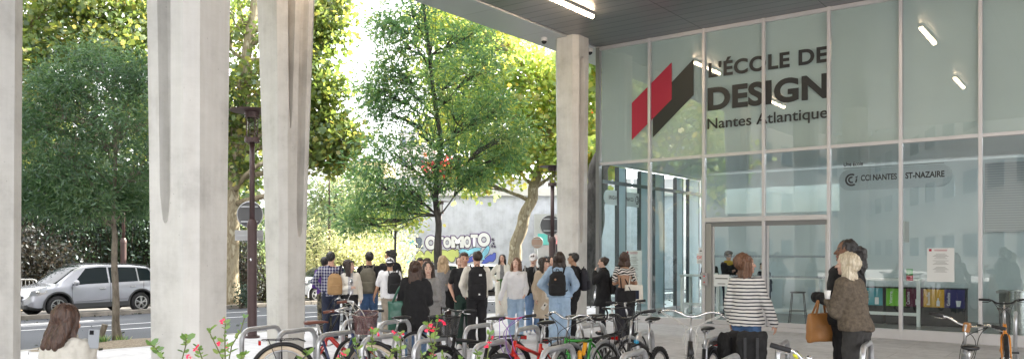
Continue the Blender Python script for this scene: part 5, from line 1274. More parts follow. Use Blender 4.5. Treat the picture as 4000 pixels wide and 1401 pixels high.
        if hs == 'tail':
            q.cap(Hd((0, -.10, .03)), Hd((0, -.17, .0)), .035, .05); q.cap(Hd((0, -.17, 0)), Hd((0, -.165, -.16)), .05, .055); q.cap(Hd((0, -.165, -.16)), Hd((0, -.15, -.28)), .055, .02); amp = .014
        if hs in ('long', 'half'):
            L = c.get('hl', .42)
            for sg in (-1, 0, 1): q.cap(Hd((sg*.062, -.055, -.02)), Hd((sg*.055, -.085, -.20)), .050, .052); q.cap(Hd((sg*.055, -.085, -.20)), Hd((sg*.06, -.105, -L)), .052, .030)
            for sg in (-1, 1): q.cap(Hd((sg*.075, .0, .03)), Hd((sg*.092, -.0, -.12)), .024, .030); q.cap(Hd((sg*.092, .0, -.12)), Hd((sg*.095, .03, -L*.72)), .032, .018)
            amp = .005
        if hs in ('bob', 'fringe', 'wavy'):
            L = c.get('hl', .17)
            for sg in (-1, -.5, 0, .5, 1): q.cap(Hd((sg*.07, -.06+.02*abs(sg), 0)), Hd((sg*.085, -.07+.03*abs(sg), -L)), .045, .040)
            for sg in (-1, 1): q.cap(Hd((sg*.082, .01, .02)), Hd((sg*.093, .012, -L+.02)), .026, .030)
            amp = .009 if hs != 'wavy' else .013
            if hs == 'fringe': q.ell(Hd((0, .070, .048)), (.066, .026, .030), 12, 8, Rm)
        hm = remesh(S(q), vx*.9*s_, 4, amp*1.3, 26 if hs != 'wavy' else 20, seed+9)
        # comb the strands: fine vertical grooves
        for v in hm.vertices:
            a = math.atan2(v.co.y-h0.y, v.co.x-h0.x); g2 = noise.noise(V((a*9, v.co.z*1.6, seed))); v.co += v.normal*g2*(.008 if hs != 'wavy' else .014)
        zt_ = .022 if hs == 'fringe' else .052
        for v in hm.vertices:                             # keep the face clear of the hair
            u_ = Ri @ (v.co-h0)/s_
            if abs(u_.x) < .058 and u_.y > .012 and -.16 < u_.z < zt_: v.co = h0+(Rz @ V((u_.x, .012, u_.z)))*s_
        linkmesh('hair', hm, [HR[hcn]], T)
    if c.get('cap'):
        q = MB(); q.ell(Hd((0, -.014, .055)), (.096, .112, .082), 16, 10, Rm); bd = 1 if c['cap'] == 'front' else -1
        q.ell(Hd((0, bd*.125-.01, .035)), (.072, .072, .010), 14, 6, Rm @ Matrix.Rotation(-.15*bd, 3, 'X')); linkmesh('cap', remesh(S(q), .008*s_, 2), [CL['white']], T)
    if c.get('shades'):
        q = MB(); q.tube([Hd((-.075, .0, .085)), Hd((-.05, .065, .095)), Hd((0, .085, .10)), Hd((.05, .065, .095)), Hd((.075, .0, .085))], .012, 6); S(q).build('sunglasses', M_shoe, T, smooth=True)
    if c.get('glasses'):
        q = MB()
        for sg in (-1, 1): q.torus(Hd((sg*.033, .096, .004)), .022, .003, 'Y', 16, 5)
        q.tube([Hd((-.01, .10, .006)), Hd((.01, .10, .006))], .003, 5); S(q).build('glasses', M_shoe, T)
    if c.get('beard'):
        q = MB(); q.ell(Hd((0, .025, -.075)), (.062, .062, .05), 12, 8, Rm); linkmesh('beard', remesh(S(q), .009, 1, .004, 30), [HR['black']], T)
    PEOPLE[key] = (T, s_, math.radians(yaw), arms, lean_p, dz)
    return T
def on(key, p):                                           # a point in the person's frame -> world
    T, s_, yw = PEOPLE[key][:3]; return T.location+Matrix.Rotation(yw, 3, 'Z') @ PEOPLE[key][4](p)
def backpack(key, label, m, w_=.30, h_=.44, d_=.17, z=1.2, off=0., straps=True, flap=None, strapm=None, cat='backpack', tiltz=0, side=0.):
    T, s_, yw = PEOPLE[key][:3]; y0 = -.145-d_/2-off; B = thing('backpack', label, cat, on(key, (side, y0, z-h_/2)), yw); sm_ = strapm or m
    q = MB(); q.loft([(0, 0, 0, w_*.40, d_*.42), (.03, 0, 0, w_*.5, d_*.5), (h_*.5, 0, 0, w_*.5, d_*.52), (h_*.82, 0, .01, w_*.46, d_*.44), (h_, 0, .02, w_*.25, d_*.2)], 24); q.v = [v*s_ for v in q.v]
    linkmesh('main_bag', remesh(q, .011, 5, .008, 8, len(label)), [m], B)
    q = MB(); q.loft([(h_*.06, 0, -d_*.42, w_*.36, d_*.2), (h_*.1, 0, -d_*.45, w_*.40, d_*.24), (h_*.42, 0, -d_*.46, w_*.40, d_*.22), (h_*.47, 0, -d_*.42, w_*.34, d_*.14)], 20); q.v = [v*s_ for v in q.v]
    linkmesh('front_pocket', remesh(q, .010, 4, .004, 8), [flap or m], B)
    q = MB(); q.tube([(-.03, .03, h_), (-.02, .02, h_+.035), (.02, .02, h_+.035), (.03, .03, h_)], .008, 6); q.v = [v*s_ for v in q.v]; q.build('handle', sm_, B)
    if straps:
        for sg in (-1, 1):
            q = MB(); zz = 1.47-(z-h_/2); q.tube([(sg*.09, d_*.45, h_*.85), (sg*.105, d_/2+.06, zz+.0), (sg*.115, d_/2+.145, zz+.035), (sg*.12, d_/2+.25, zz-.05), (sg*.135, d_/2+.28, zz-.20), (sg*.165, d_/2+.20, zz-.33), (sg*.15, d_/2+.02, h_*.18)], .020, 8, flat=.5); q.v = [v*s_ for v in q.v]; q.build('shoulder_strap', sm_, B, smooth=True)
    return B
def tote(key, label, m, p, w_, h_, strap_top, th=.07, taper=.8, yaw=0, cat='bag', strapm=None, extra=None, sr=.010):
    T, s_, yw = PEOPLE[key][:3]; loc = on(key, p); B = thing('bag', label, cat, loc, yw+yaw)
    q = MB(); q.loft([(-h_, 0, 0, w_*.42*taper, th*.45), (-h_+.03, 0, 0, w_*.5*taper, th*.55), (-h_*.5, 0, 0, w_*.5*(taper+1)/2, th*.55), (-.02, 0, 0, w_*.5, th*.4), (0, 0, 0, w_*.48, th*.35)], 20)
    # square the outline a little so that it reads as a bag
    for i, v in enumerate(q.v):
        v.x = math.copysign(min(abs(v.x)*1.25, w_*.5*1.02), v.x)
    linkmesh('main_bag', remesh(q, .010, 4, .014, 7, len(label)), [m], B)
    for sg in (-1, 1):
        q = MB(); t_ = Matrix.Rotation(-(yw+yaw), 3, 'Z') @ (on(key, strap_top)-loc)
        q.tube([(-w_*.28, sg*th*.3, -.02), V((-w_*.10, sg*th*.2, 0)).lerp(t_, .6)+V((-.03, 0, 0)), t_+V((0, sg*.008, 0)), V((w_*.10, sg*th*.2, 0)).lerp(t_, .6)+V((.03, 0, 0)), (w_*.28, sg*th*.3, -.02)], sr, 6); q.build('strap', strapm or m, B, smooth=True)
    if extra: extra(B)
    return B

person('camo', 'person in a purple top and camouflage trousers, mostly behind the checked shirt', 1272, 16.9, 1003, 25, dict(top=('shirt', 'purple', .90), legs=('mid', 'camo'), hair=('short', 'black'), shoes='black', skin='tan', l='cross', turn=-40))
backpack('camo', 'black backpack on the person in camouflage trousers', CL['black'], .30, .42, .18)
person('plaid', 'man in a navy and white checked shirt with his back turned', 1293, 16.4, 984, 8, dict(top=('shirt', 'plaid', .88), legs=('mid', 'navy'), hair=('short', 'black'), shoes='brown', skin='light', r='cross', l='hip', turn=-12, bulk=.008))
backpack('plaid', 'tan roll top backpack hanging over a checked shirt', mat('tan_canvas', (.36, .22, .10), .8, 0, .15, 8, .3, 30), .30, .42, .12, 1.12, strapm=CL['ink'], side=.09)
person('wjack', 'woman in a cropped white jacket over a striped top, looking right', 1368, 16.4, 1017, 195, dict(f=1, top=('jacket', 'cream', 1.0), front='tstripe', legs=('slim', 'black'), hair=('wavy', 'dark'), hl=.24, shoes='black', r='cross', l='down', turn=70, bulk=.012, shades=1))
person('olive', 'man in a black sweater and blue jeans carrying the olive backpack', 1441, 16.9, 984, 4, dict(top=('sweater', 'black', .93), legs=('mid', 'denim'), hair=('short', 'black'), shoes='black', skin='tan', r='cross', l='cross', turn=22, bulk=.008))
backpack('olive', 'large olive backpack on a black sweater', CL['olive'], .34, .52, .22, 1.17, strapm=CL['olive'])
person('curly', 'man with curly dark hair in black standing behind the white cap', 1522, 18.4, 978, 28, dict(top=('jacket', 'black', .82), legs=('slim', 'black'), hair=('curly', 'black'), skin='tan', turn=55, bulk=.014))
person('cap', 'man in a white t-shirt and khaki trousers wearing his white cap backwards', 1523, 16.6, 1008, 15, dict(top=('tee', 'white', .88), sleeve='short', legs=('mid', 'khaki'), hair=('short', 'black'), cap='back', beard=1, shoes='white', skin='tan', l='out', turn=-10, bulk=.016))
backpack('cap', 'black backpack worn over a white t-shirt, beside the khaki trousers', CL['black'], .30, .46, .20, 1.22, side=.07)
person('lhair', 'woman with very long brown hair in a long black coat, back to the viewer', 1622, 12.0, 1021, 2, dict(f=1, top=('coat', 'black', .66), flare=.05, legs=('mid', 'mdenim'), hair=('long', 'brown'), hl=.60, skin='fair', r='cross', l='cross', bulk=.03, amp=.016, vox=.0095))
tote('lhair', 'large green leather bag on the shoulder of the black coat', CL['bgreen'], (-.27, .0, 1.13), .30, .44, (-.185, 0, 1.45), .12, 1.2, .2, sr=.016)
person('fstr', 'woman in a finely striped blazer facing the long brown hair', 1674, 13.3, 1026, 160, dict(f=1, top=('jacket', 'fstripe', .80), flare=.03, legs=('slim', 'black'), hair=('wavy', 'dark'), hl=.26, r='cross', l='cross', turn=25, bulk=.022))
person('head1', 'person seen only as dark hair above the finely striped blazer', 1641, 18, 1007, 190, dict(top=('jacket', 'grey', .85), legs=('slim', 'ink'), hair=('short', 'black'), skin='tan'))
person('head2', 'person with short brown hair peeping left of the long blond hair', 1666, 19.4, 1010, 170, dict(top=('jacket', 'ink', .85), legs=('slim', 'ink'), hair=('curly', 'brown'), skin='light'))
person('blond', 'woman with long straight blond hair in a grey tweed blazer', 1731, 15.4, 1000, -8, dict(f=1, top=('coat', 'herring', .76), flare=.03, legs=('bare', 'tights'), hair=('long', 'blond'), hl=.58, shoes='black', l='cross', r='cross', bulk=.026))
tote('blond', 'black shoulder bag against the grey tweed blazer', CL['black'], (.20, -.10, 1.08), .26, .34, (.16, 0, 1.45), .11, .95, .4, sr=.012)
person('prof', 'young woman in green half hidden behind the man in the black t-shirt', 1797, 16.8, 1003, 150, dict(f=1, top=('sweater', 'green', .9), legs=('wide', 'grey'), hair=('bun', 'brown'), turn=30, bulk=.01))
person('btee', 'young man in a black t-shirt and dark green trousers facing the viewer', 1814, 15.0, 986, 186, dict(top=('tee', 'black', .93), sleeve='short', legs=('mid', 'green'), hair=('fade', 'brown'), shoes='white', r='pocket', l='pocket', turn=6, tilt=.1, skin='light'))
person('wsw', 'man in a white sweatshirt and black trousers seen from behind', 1863, 14.8, 981, 4, dict(top=('sweater', 'cream', .93), legs=('mid', 'black'), hair=('fade', 'dark'), shoes='white', l='pocket', r='cross', turn=18, bulk=.016, skin='light'))
B_ = backpack('wsw', 'big black hiking backpack on a white sweatshirt', CL['black'], .34, .58, .20, 1.20)
q = MB(); q.box((.05, -.205, .44), (.05, .004, .03)); q.box((.03, -.222, .10), (.03, .004, .03)); q.build('emblem', M_white, B_)
person('asian', 'young woman all in white with a green sweater tied round her waist', 1962, 22.6, 994, 178, dict(f=1, top=('jacket', 'cream', 1.04), front='grey', legs=('wide', 'cream'), hair=('long', 'black'), hl=.36, shoes='white', r='hip', l='face', sash=1, skin='light', bulk=.012, turn=-8))
person('hood', 'young man in a white hoodie and pale jeans facing the viewer', 2016, 16.2, 1009, 176, dict(top=('sweater', 'white', .90), legs=('mid', 'ldenim'), hair=('bob', 'auburn'), hl=.13, shoes='white', r='out', l='phone', bulk=.014, turn=-14, skin='fair'))
backpack('hood', 'black backpack behind the white hoodie', CL['black'], .30, .44, .16, 1.18, side=-.14)
person('wcap', 'man in a black t-shirt and white cap looking down', 2083, 17.6, 992, 185, dict(top=('tee', 'black', .90), sleeve='short', legs=('mid', 'mdenim'), hair=('short', 'brown'), cap='front', beard=0, shoes='white', tilt=.30, l='hold', r='down', turn=-20))
backpack('wcap', 'grey backpack beside the beige trench coat', CL['grey'], .30, .46, .2, 1.10, side=.10, off=-.25)
person('trench', 'woman in a long beige trench coat holding a pale phone', 2128, 16.2, 1007, 205, dict(f=1, top=('coat', 'beige', .50), flare=.04, legs=('slim', 'black'), hair=('fringe', 'dark'), hl=.20, shoes='black', r='down', l='phone', bulk=.02, turn=25, front='cream'))
ph = thing('phone', 'pale phone held against the beige trench coat', 'phone', P(2126, 1194, 16.0)); q = MB(); q.box((0, 0, 0), (.075, .009, .15), Mx=Matrix.Rotation(.6, 3, 'Y')); q.build('case', mat('phone_cream', (.7, .66, .6), .3), ph, bevel=.004); q = MB(); q.box((.01, -.006, .02), (.025, .003, .035), Mx=Matrix.Rotation(.6, 3, 'Y')); q.build('camera_lens', M_blk, ph)
person('head3', 'person with dark hair squeezed between trench coat and denim jacket', 2152, 17.9, 1003, 200, dict(top=('jacket', 'black', .85), legs=('slim', 'black'), hair=('bob', 'black')))
person('denim', 'woman in a denim jacket and wide pale jeans carrying a boxy black backpack', 2186, 15.0, 986, -14, dict(f=1, top=('jacket', 'ldenim', .94), legs=('wide', 'ldenim'), hair=('bob', 'dark'), hl=.22, shoes='white', l='hip', r='hip', bulk=.034, turn=0))
B_ = backpack('denim', 'boxy black backpack with a round badge on the denim jacket', CL['black'], .32, .44, .17, 1.20)
q = MB(); q.cyl((0, -.185, .30), .018, .006, 16, 'Y'); q.build('badge', mat('badge_tan', (.4, .2, .1), .5), B_)
person('glass', 'man with glasses in a black jacket and white collar, in profile', 2240, 16.6, 988, 78, dict(top=('jacket', 'black', .88), front='white', legs=('mid', 'black'), hair=('short', 'black'), glasses=1, skin='tan', r='down', l='down', bulk=.016))
backpack('glass', 'dark backpack on the man with glasses', CL['ink'], .30, .46, .18, 1.22)
person('bun', 'woman with a bun in a long black coat, hand at her chin', 2356, 17.5, 1005, 82, dict(f=1, top=('coat', 'black', .66), flare=.05, legs=('slim', 'ink'), hair=('bun', 'dark'), l='face', r='down', bulk=.03, collar=1, tilt=.05))
backpack('bun', 'black backpack on the black coat of the woman with a bun', CL['black'], .26, .40, .14, 1.12)
person('zebra', 'woman in an open backed zebra print top standing at the glass', 2440, 16.9, 987, -12, dict(f=1, top=('crop', 'zebra', 1.30), sleeve='short', legs=('wide', 'ink'), hair=('bob', 'brown'), hl=.14, skin='tan', r='cross', l='cross', waist=1.04))
def _pr(B): q = MB(); q.box((.02, -.050, -.20), (.16, .004, .18)); q.build('print', CL['navy'], B)
tote('zebra', 'off white canvas tote with a dark square print', CL['cream'], (.20, -.12, 1.10), .36, .36, (.14, 0, 1.44), .09, 1.0, .12, extra=_pr)
tote('zebra', 'black cloth bag slung behind the zebra print top', CL['black'], (.05, -.17, .98), .36, .32, (-.1, 0, 1.42), .08, .9, -.1)
person('breton', 'woman with auburn hair in a black and white striped jersey by the doors', 2916, 10.3, 996, -42, dict(f=1, top=('sweater', 'stripe', .88), flare=.03, legs=('mid', 'denim'), hair=('wavy', 'auburn'), hl=.17, shoes='white', r='out', l='down', bulk=.020, amp=.016, vox=.0085, turn=-48, skin='light'))
person('puffer', 'tall woman with a black ponytail in a black puffer jacket', 3306, 9.7, 938, 35, dict(f=1, top=('jacket', 'black', .86), legs=('slim', 'black'), hair=('tail', 'black'), shoes='black', skin='brown', l='hold', r='down', bulk=.032, amp=.018, vox=.0085, turn=40))
tote('puffer', 'tan leather handbag held by the woman in the black puffer jacket', CL['tan'], (-.22, .16, .98), .34, .34, (-.18, .18, 1.18), .13, 1.05, -.3, sr=.014)
tote('puffer', 'black shoulder bag hanging behind the brown sweater', CL['black'], (.24, -.06, .98), .26, .36, (.16, 0, 1.45), .10, 1.0, .9)
person('bsweat', 'woman with tousled platinum hair in a fuzzy brown sweater holding a paper cup', 3345, 9.1, 990, 42, dict(f=1, top=('sweater', 'brown', .92), legs=('mid', 'dgrey'), hair=('wavy', 'platinum'), hl=.27, shoes='black', l='chest', r='cross', bulk=.032, amp=.014, vox=.0085, lean=.15, turn=12, skin='fair', waist=1.0))
cp = thing('paper_cup', 'white paper cup in the hand of the woman in the brown sweater', 'cup', P(3232, 1150, 8.9)); q = MB(); q.tube([(0, 0, -.045), (0, 0, .045)], [.026, .036], 20); q.build('cup', mat('paper_white', (.75, .74, .72), .7), cp, smooth=True); q = MB(); q.torus((0, 0, .045), .036, .003, 'Z', 20, 5); q.build('rim', MATS['paper_white'], cp)
# seated woman in the left foreground
person('seat', 'seated woman with brown hair in a white jacket looking at her phone', 262, 6.5, 1197, -22, dict(f=1, sit=1, scale=1.0, top=('jacket', 'ecru', .90), legs=('slim', 'navy'), hair=('long', 'brown'), hl=.23, shoes='white', l='hold', r='hold', bulk=.055, amp=.020, vox=.0085, tilt=.30, collar=1, skin='light'), z0=.0, group='people waiting outside')
ph = thing('phone', 'dark phone held by the seated woman', 'phone', P(366, 1322, 6.45)); ph.rotation_euler = (-.35, .08, .5); q = MB(); q.box((0, 0, 0), (.078, .009, .155)); q.build('case', mat('phone_grey', (.28, .30, .33), .3), ph, bevel=.004); q = MB(); q.box((-.018, -.006, .05), (.03, .004, .035)); q.build('camera_lens', M_blk, ph)
# ---------------------------------------------------------------- bicycles
M_ch = MATS['chrome']; M_grip = mat('grip_rubber', (.02, .02, .022), .7); M_sad = mat('saddle_black', (.016, .016, .017), .28); M_sadb = mat('saddle_brown', (.16, .05, .03), .4, 0, .15, 12)
M_tyc = mat('tyre_cream', (.72, .60, .46), .7, 0, .06, 10); M_rimw = mat('rim_white', (.7, .7, .7), .4); M_rims = mat('rim_alloy', (.5, .5, .51), .3, .85); M_spk = mat('spoke_steel', (.4, .4, .42), .35, .9)
M_blkm = mat('black_steel', (.014, .014, .016), .35, .2); M_redp = mat('red_frame', (.55, .018, .012), .28, 0, .04, 5, coat=.6); M_grnp = mat('green_frame', (.03, .28, .03), .25, .3, .12, 5, coat=.6); M_blup = mat('blue_frame', (.02, .035, .12), .3, 0, 0, 5, coat=.6)
M_gryp = mat('silver_frame', (.42, .43, .45), .3, .6); M_org = mat('orange_frame', (.75, .27, .02), .3, 0, 0, 5, coat=.5); M_orf = mat('orange_reflector', (.8, .2, .02), .25); M_rrf = mat('red_reflector', (.5, .01, .01), .2); M_yel = mat('acid_yellow', (.75, .75, .04), .4)
M_cabw = mat('cable_white', (.5, .49, .46), .5); M_cabk = mat('cable_black', (.015, .015, .016), .5)
def wheel(T, c, r, tw, tyre, rim, Mx, name='wheel', knob=False, rimw=.012):
    q = MB(Mx); q.torus(c, r-tw, tw, 'Y', 44, 8)
    if knob:
        for i in range(44):
            a = 2*pi*i/44; q.box((c[0]+(r-.002)*math.cos(a), c[1], c[2]+(r-.002)*math.sin(a)), (.012, tw*1.3, .024), Mx=Matrix.Rotation(-a, 3, 'Y'))
    W_ = q.build(name, tyre, T, smooth=True)
    q = MB(Mx); q.torus(c, r-2*tw-.006, rimw, 'Y', 44, 6, .8); q.build('rim', rim, W_, smooth=True)
    q = MB(Mx); q.cyl(c, .022, .09, 12, 'Y'); q.build('hub', M_ch, W_, smooth=True)
    q = MB(Mx); R_ = r-2*tw-.008
    for i in range(28):
        a = 2*pi*i/28; b_ = a+(.35 if i % 2 else -.35); s_ = .035 if i % 4 < 2 else -.035
        q.tube([(c[0]+.02*math.cos(b_), c[1]+s_, c[2]+.02*math.sin(b_)), (c[0]+R_*math.cos(a), c[1], c[2]+R_*math.sin(a))], .0013, 3, cap=False)
    o = q.build('spokes', M_spk, W_); return W_
def bike(label, rear, front_dir, c, z=None):
    """rear: world (x,y) of the rear axle; front_dir: ground direction towards the front wheel"""
    r = c.get('r', .34); yaw = math.atan2(front_dir[1], front_dir[0]); z0 = gh(rear[0], rear[1]); ln = c.get('lean', .03)
    WB = c.get('wb', 1.05); T = thing('bicycle', label, 'bicycle', (rear[0], rear[1], z0), 0, 'bicycles parked at the racks'); T.rotation_euler = (Matrix.Rotation(yaw, 4, 'Z') @ Matrix.Rotation(ln, 4, 'X')).to_euler()
    fm = c['frame']; st = c.get('style', 'diamond'); BB = V((c.get('bbx', .44)*WB/1.05, 0, .28)); sh_ = c.get('sh', .93)
    hb, ht = V((WB-.19, 0, r+.30)), V((WB-.24, 0, r+.30+c.get('ht', .16))); ax = (ht-hb).normalized()
    seat_dir = V((-.29, 0, .96)).normalized(); stl = BB+seat_dir*c.get('st', .46)
    tw = c.get('tw', .020)
    q = MB(); R_ = c.get('fr', .017)
    q.tube([hb-ax*.0, ht], R_*1.15, 10); q.tube([BB, stl], R_, 10)
    if st == 'diamond': q.tube([stl-seat_dir*.03, ht-ax*.03], R_, 10); q.tube([BB, hb+ax*.04], R_*1.15, 10)
    elif st == 'slope': q.tube([BB+seat_dir*c.get('st', .46)*.72, ht-ax*.04], R_, 10); q.tube([BB, hb+ax*.03], R_*1.2, 10)
    elif st == 'mtb': q.tube([stl-seat_dir*.02, stl.lerp(ht, .5)+V((0, 0, .03)), ht-ax*.03], R_*1.35, 10); q.tube([BB, hb.lerp(BB, .5)+V((0, 0, -.01)), hb+ax*.03], R_*1.9, 10)
    elif st == 'step': q.tube([hb+ax*.04, hb.lerp(BB, .55)+V((0, 0, -.03)), BB], R_*1.5, 10); q.tube([ht-ax*.03, hb.lerp(BB, .45)+V((0, 0, .04)), BB+seat_dir*.13], R_, 10)
    elif st == 'fold': q.tube([hb+ax*.10, hb.lerp(BB, .5)+V((0, 0, .06)), BB+seat_dir*.08, V((.22, 0, .30))], R_*1.6, 10)
    for sg in (-1, 1):
        q.tube([V((0, sg*.058, r)), V((.14, sg*.045, r*.95)), BB+V((-.03, sg*.03, 0))], R_*.6, 7); q.tube([V((0, sg*.058, r)), (V((0, sg*.045, r))).lerp(stl, .8), stl-seat_dir*.04], R_*.5, 7)
    q.build('frame', fm, T, smooth=True)
    sz = V((stl.x-.0, 0, stl.z)); sp = BB+seat_dir*((sh_-.28)/seat_dir.z)
    q = MB(); q.tube([stl-seat_dir*.02, sp-seat_dir*.05], .0135, 10); q.build('seat_post', c.get('post', M_rims), T, smooth=True)
    q = MB()
    prof = [(-.15, .072, .0, .03), (-.11, .086, .008, .04), (-.04, .066, .010, .038), (.03, .036, .006, .03), (.09, .022, .002, .022), (.135, .014, -.012, .012)]
    for i, (x, hw, dz_, th) in enumerate(prof): pass
    rings_ = [[V((sp.x+x, math.cos(a)*hw, sp.z+dz_-th*.5+math.sin(a)*th*(.5 if math.sin(a) > 0 else .8))) for a in np.linspace(0, 2*pi, 14, endpoint=False)] for x, hw, dz_, th in prof]
    q.rings(rings_); sd = q.build('saddle', c.get('saddle', M_sad), T, smooth=True)
    q = MB()
    for sg in (-1, 1): q.tube([(sp.x-.12, sg*.03, sp.z-.03), (sp.x-.05, sg*.022, sp.z-.06), (sp.x+.05, sg*.02, sp.z-.05), (sp.x+.10, 0, sp.z-.02)], .004, 5)
    q.cyl((sp.x, 0, sp.z-.055), .018, .05, 8, 'Y'); q.build('saddle_rail', M_ch, sd)
    # turned parts: rotation about the steering axis
    a = c.get('steer', 0); Q = Matrix.Translation(hb) @ Matrix.Rotation(a, 4, ax) @ Matrix.Translation(-hb); rf = c.get('rf', r)
    fa = V((WB, 0, r)); q = MB(Q)
    for sg in (-1, 1): q.tube([hb+V((0, sg*.035, .02)) if True else hb, hb+V((0, sg*.052, -.03)), fa.lerp(hb, .5)+V((-.01, sg*.055, 0)), fa+V((0, sg*.055, 0))], [R_*.8, R_*.8, R_*.7, R_*.5], 8)
    q.tube([hb+V((0, -.05, .0)), hb+V((0, .05, .0))], R_*.9, 8); q.build('fork', c.get('fork', fm), T, smooth=True)
    wheel(T, (0, 0, r), r, tw, c.get('tyre', M_tyre), c.get('rim', M_rims), None, 'rear_wheel', c.get('knob', 0), c.get('rw', .012)); wheel(T, (WB, 0, r), r, tw, c.get('tyre', M_tyre), c.get('rim', M_rims), Q, 'front_wheel', c.get('knob', 0), c.get('rw', .012))
    # handlebar
    hbz = c.get('bh', 1.06); stem = ht+ax*((hbz-ht.z)/ax.z); q = MB(Q); q.tube([ht, stem], .013, 8)
    fw = c.get('reach', .06); bc = stem+V((fw, 0, .0)); q.tube([stem, bc], .014, 8); q.build('stem', c.get('stem', M_rims), T, smooth=True)
    w_ = c.get('bw', .30); k = c.get('bar', 'flat'); q = MB(Q)
    if k == 'flat': pts = [bc+V(p) for p in ((-.04, -w_, .02), (-.01, -w_*.6, .015), (0, -.05, 0), (0, .05, 0), (-.01, w_*.6, .015), (-.04, w_, .02))]
    elif k == 'riser': pts = [bc+V(p) for p in ((-.07, -w_, .05), (-.03, -w_*.55, .045), (0, -.08, 0), (0, .08, 0), (-.03, w_*.55, .045), (-.07, w_, .05))]
    elif k == 'swept': pts = [bc+V(p) for p in ((-.22, -w_, .01), (-.10, -w_*.93, .03), (.01, -w_*.55, .05), (.02, -.05, 0), (.02, .05, 0), (.01, w_*.55, .05), (-.10, w_*.93, .03), (-.22, w_, .01))]
    else:
        pts = [bc+V(p) for p in ((.02, -.2, -.14), (.09, -.2, -.13), (.12, -.2, -.06), (.08, -.2, .0), (0, -.18, .01), (0, 0, 0), (0, .18, .01), (.08, .2, 0), (.12, .2, -.06), (.09, .2, -.13), (.02, .2, -.14))]
    q.tube(spl(pts, 4), .0115, 8); hbo = q.build('handlebar', c.get('barm', M_rims), T, smooth=True)
    for sg, (e0, e1) in ((-1, (pts[0], pts[1])), (1, (pts[-1], pts[-2]))):
        q = MB(Q); d = (e1-e0).normalized(); q.tube([e0-d*.01, e0+d*min(.125, (e1-e0).length)], .0175, 10); q.build('grip', c.get('grip', M_grip), hbo, smooth=True)
        q = MB(Q); l0 = e0+d*.14; q.tube([l0, l0+V((.04, 0, -.015)), l0+V((.055, sg*.04, -.03)), l0-d*.10+V((.045, sg*.01, -.035))], .0055, 6); q.cap(l0+V((0, 0, 0)), l0+V((.03, 0, -.01)), .014, .010); q.build('brake_lever', c.get('lever', M_ch), hbo, smooth=True)
    q = MB(Q); cm = c.get('cable', M_cabk)
    for sg, e_ in ((-1, pts[1]), (1, pts[-2])):
        q.tube(spl([e_, e_+V((.09, -sg*.02, -.01)), bc+V((.17, sg*.07, -.10)), hb+V((.12, sg*.05, .10)), hb+V((.03, sg*.02, -.05))]), c.get('cr', .004), 6)
        q.tube(spl([e_, e_+V((.08, -sg*.05, -.04)), bc+V((.13, -sg*.05, -.15)), ht+V((.05, -sg*.05, -.12)), ht.lerp(BB, .3)]), c.get('cr', .004), 6)
    q.build('cable', cm, T, smooth=True)
    # drivetrain
    q = MB(); q.torus((BB.x, .045, BB.z), .088, .005, 'Y', 26, 5, .5); q.cyl((BB.x, .045, BB.z), .03, .012, 12, 'Y')
    for k_ in range(5): aa = 2*pi*k_/5; q.beam((BB.x, .045, BB.z), (BB.x+.085*math.cos(aa), .045, BB.z+.085*math.sin(aa)), .012, .004, up=(0, 1, 0))
    q.tube([(BB.x, .05, BB.z+.088), (0, .05, r+.035)], .004, 5); q.tube([(BB.x, .05, BB.z-.088), (0, .05, r-.035)], .004, 5); q.build('chainset', M_blkm, T)
    ca = c.get('crank', .6)
    for sg in (-1, 1):
        e = V((BB.x+sg*.17*math.cos(ca), sg*.075, BB.z+sg*.17*math.sin(ca))); q = MB(); q.tube([(BB.x, sg*.06, BB.z), e], .009, 6); q.box((e.x, e.y+sg*.05, e.z), (.09, .09, .022)); q.build('pedal', M_blkm, T)
    if c.get('guard'):
        for Mx_, cx_, a0, a1 in ((None, 0, .25, 2.9), (Q, WB, .6, 3.3)):
            q = MB(Mx_); q.torus((cx_, 0, r), r+.022, .026, 'Y', 22, 6, 1.1, a0=a0, a1=a1); 
            for sg in (-1, 1): q.tube([(cx_, sg*.04, r), (cx_+(r+.02)*math.cos(a1), sg*.03, r+(r+.02)*math.sin(a1))], .003, 4)
            q.build('mudguard', c['guard'], T, smooth=True)
    if c.get('rack'):
        q = MB(); zz = 2*r+.075
        for sg in (-1, 1): q.tube([(.26, sg*.03, zz-.03), (.18, sg*.065, zz), (-.22, sg*.065, zz), (-.24, 0, zz)], .006, 6); q.tube([(0, sg*.07, r), (-.02, sg*.068, zz)], .005, 5); q.tube([(0, sg*.07, r), (-.16, sg*.068, zz)], .005, 5)
        for x in (-.18, -.08, .02, .12): q.tube([(x, -.065, zz), (x, .065, zz)], .005, 5)
        rk_ = q.build('luggage_rack', c['rack'], T, smooth=True); q = MB(); q.box((-.26, 0, zz-.03), (.03, .10, .05)); q.build('tail_reflector', M_rrf, rk_, bevel=.006)
    if c.get('basket'):
        q = MB(Q); b0 = bc+V((.20, 0, -.05)); bm_ = c['basket']
        ring = lambda k_, z_: [b0+V((math.copysign(min(abs(math.cos(a))*1.25, 1), math.cos(a))*.13*k_, math.copysign(min(abs(math.sin(a))*1.25, 1), math.sin(a))*.17*k_, z_)) for a in np.linspace(0, 2*pi, 24, endpoint=False)]
        q.rings([ring(.8, -.22), ring(1.0, .0)], caps=False); q.add(ring(.8, -.22), [tuple(range(24))]); bk = q.build('basket', bm_, T)
        q = MB(Q); rr_ = ring(1.0, 0); q.tube(rr_+[rr_[0]], .006, 6); rr_ = ring(.8, -.22); q.tube(rr_+[rr_[0]], .005, 6); q.build('basket_rim', c.get('brim', M_blkm), bk, smooth=True)
    for k_, ex in enumerate(c.get('extra', [])): ex(T, Q, dict(bc=bc, pts=pts, hb=hb, ht=ht, BB=BB, stl=stl, sp=sp, r=r, WB=WB))
    return T
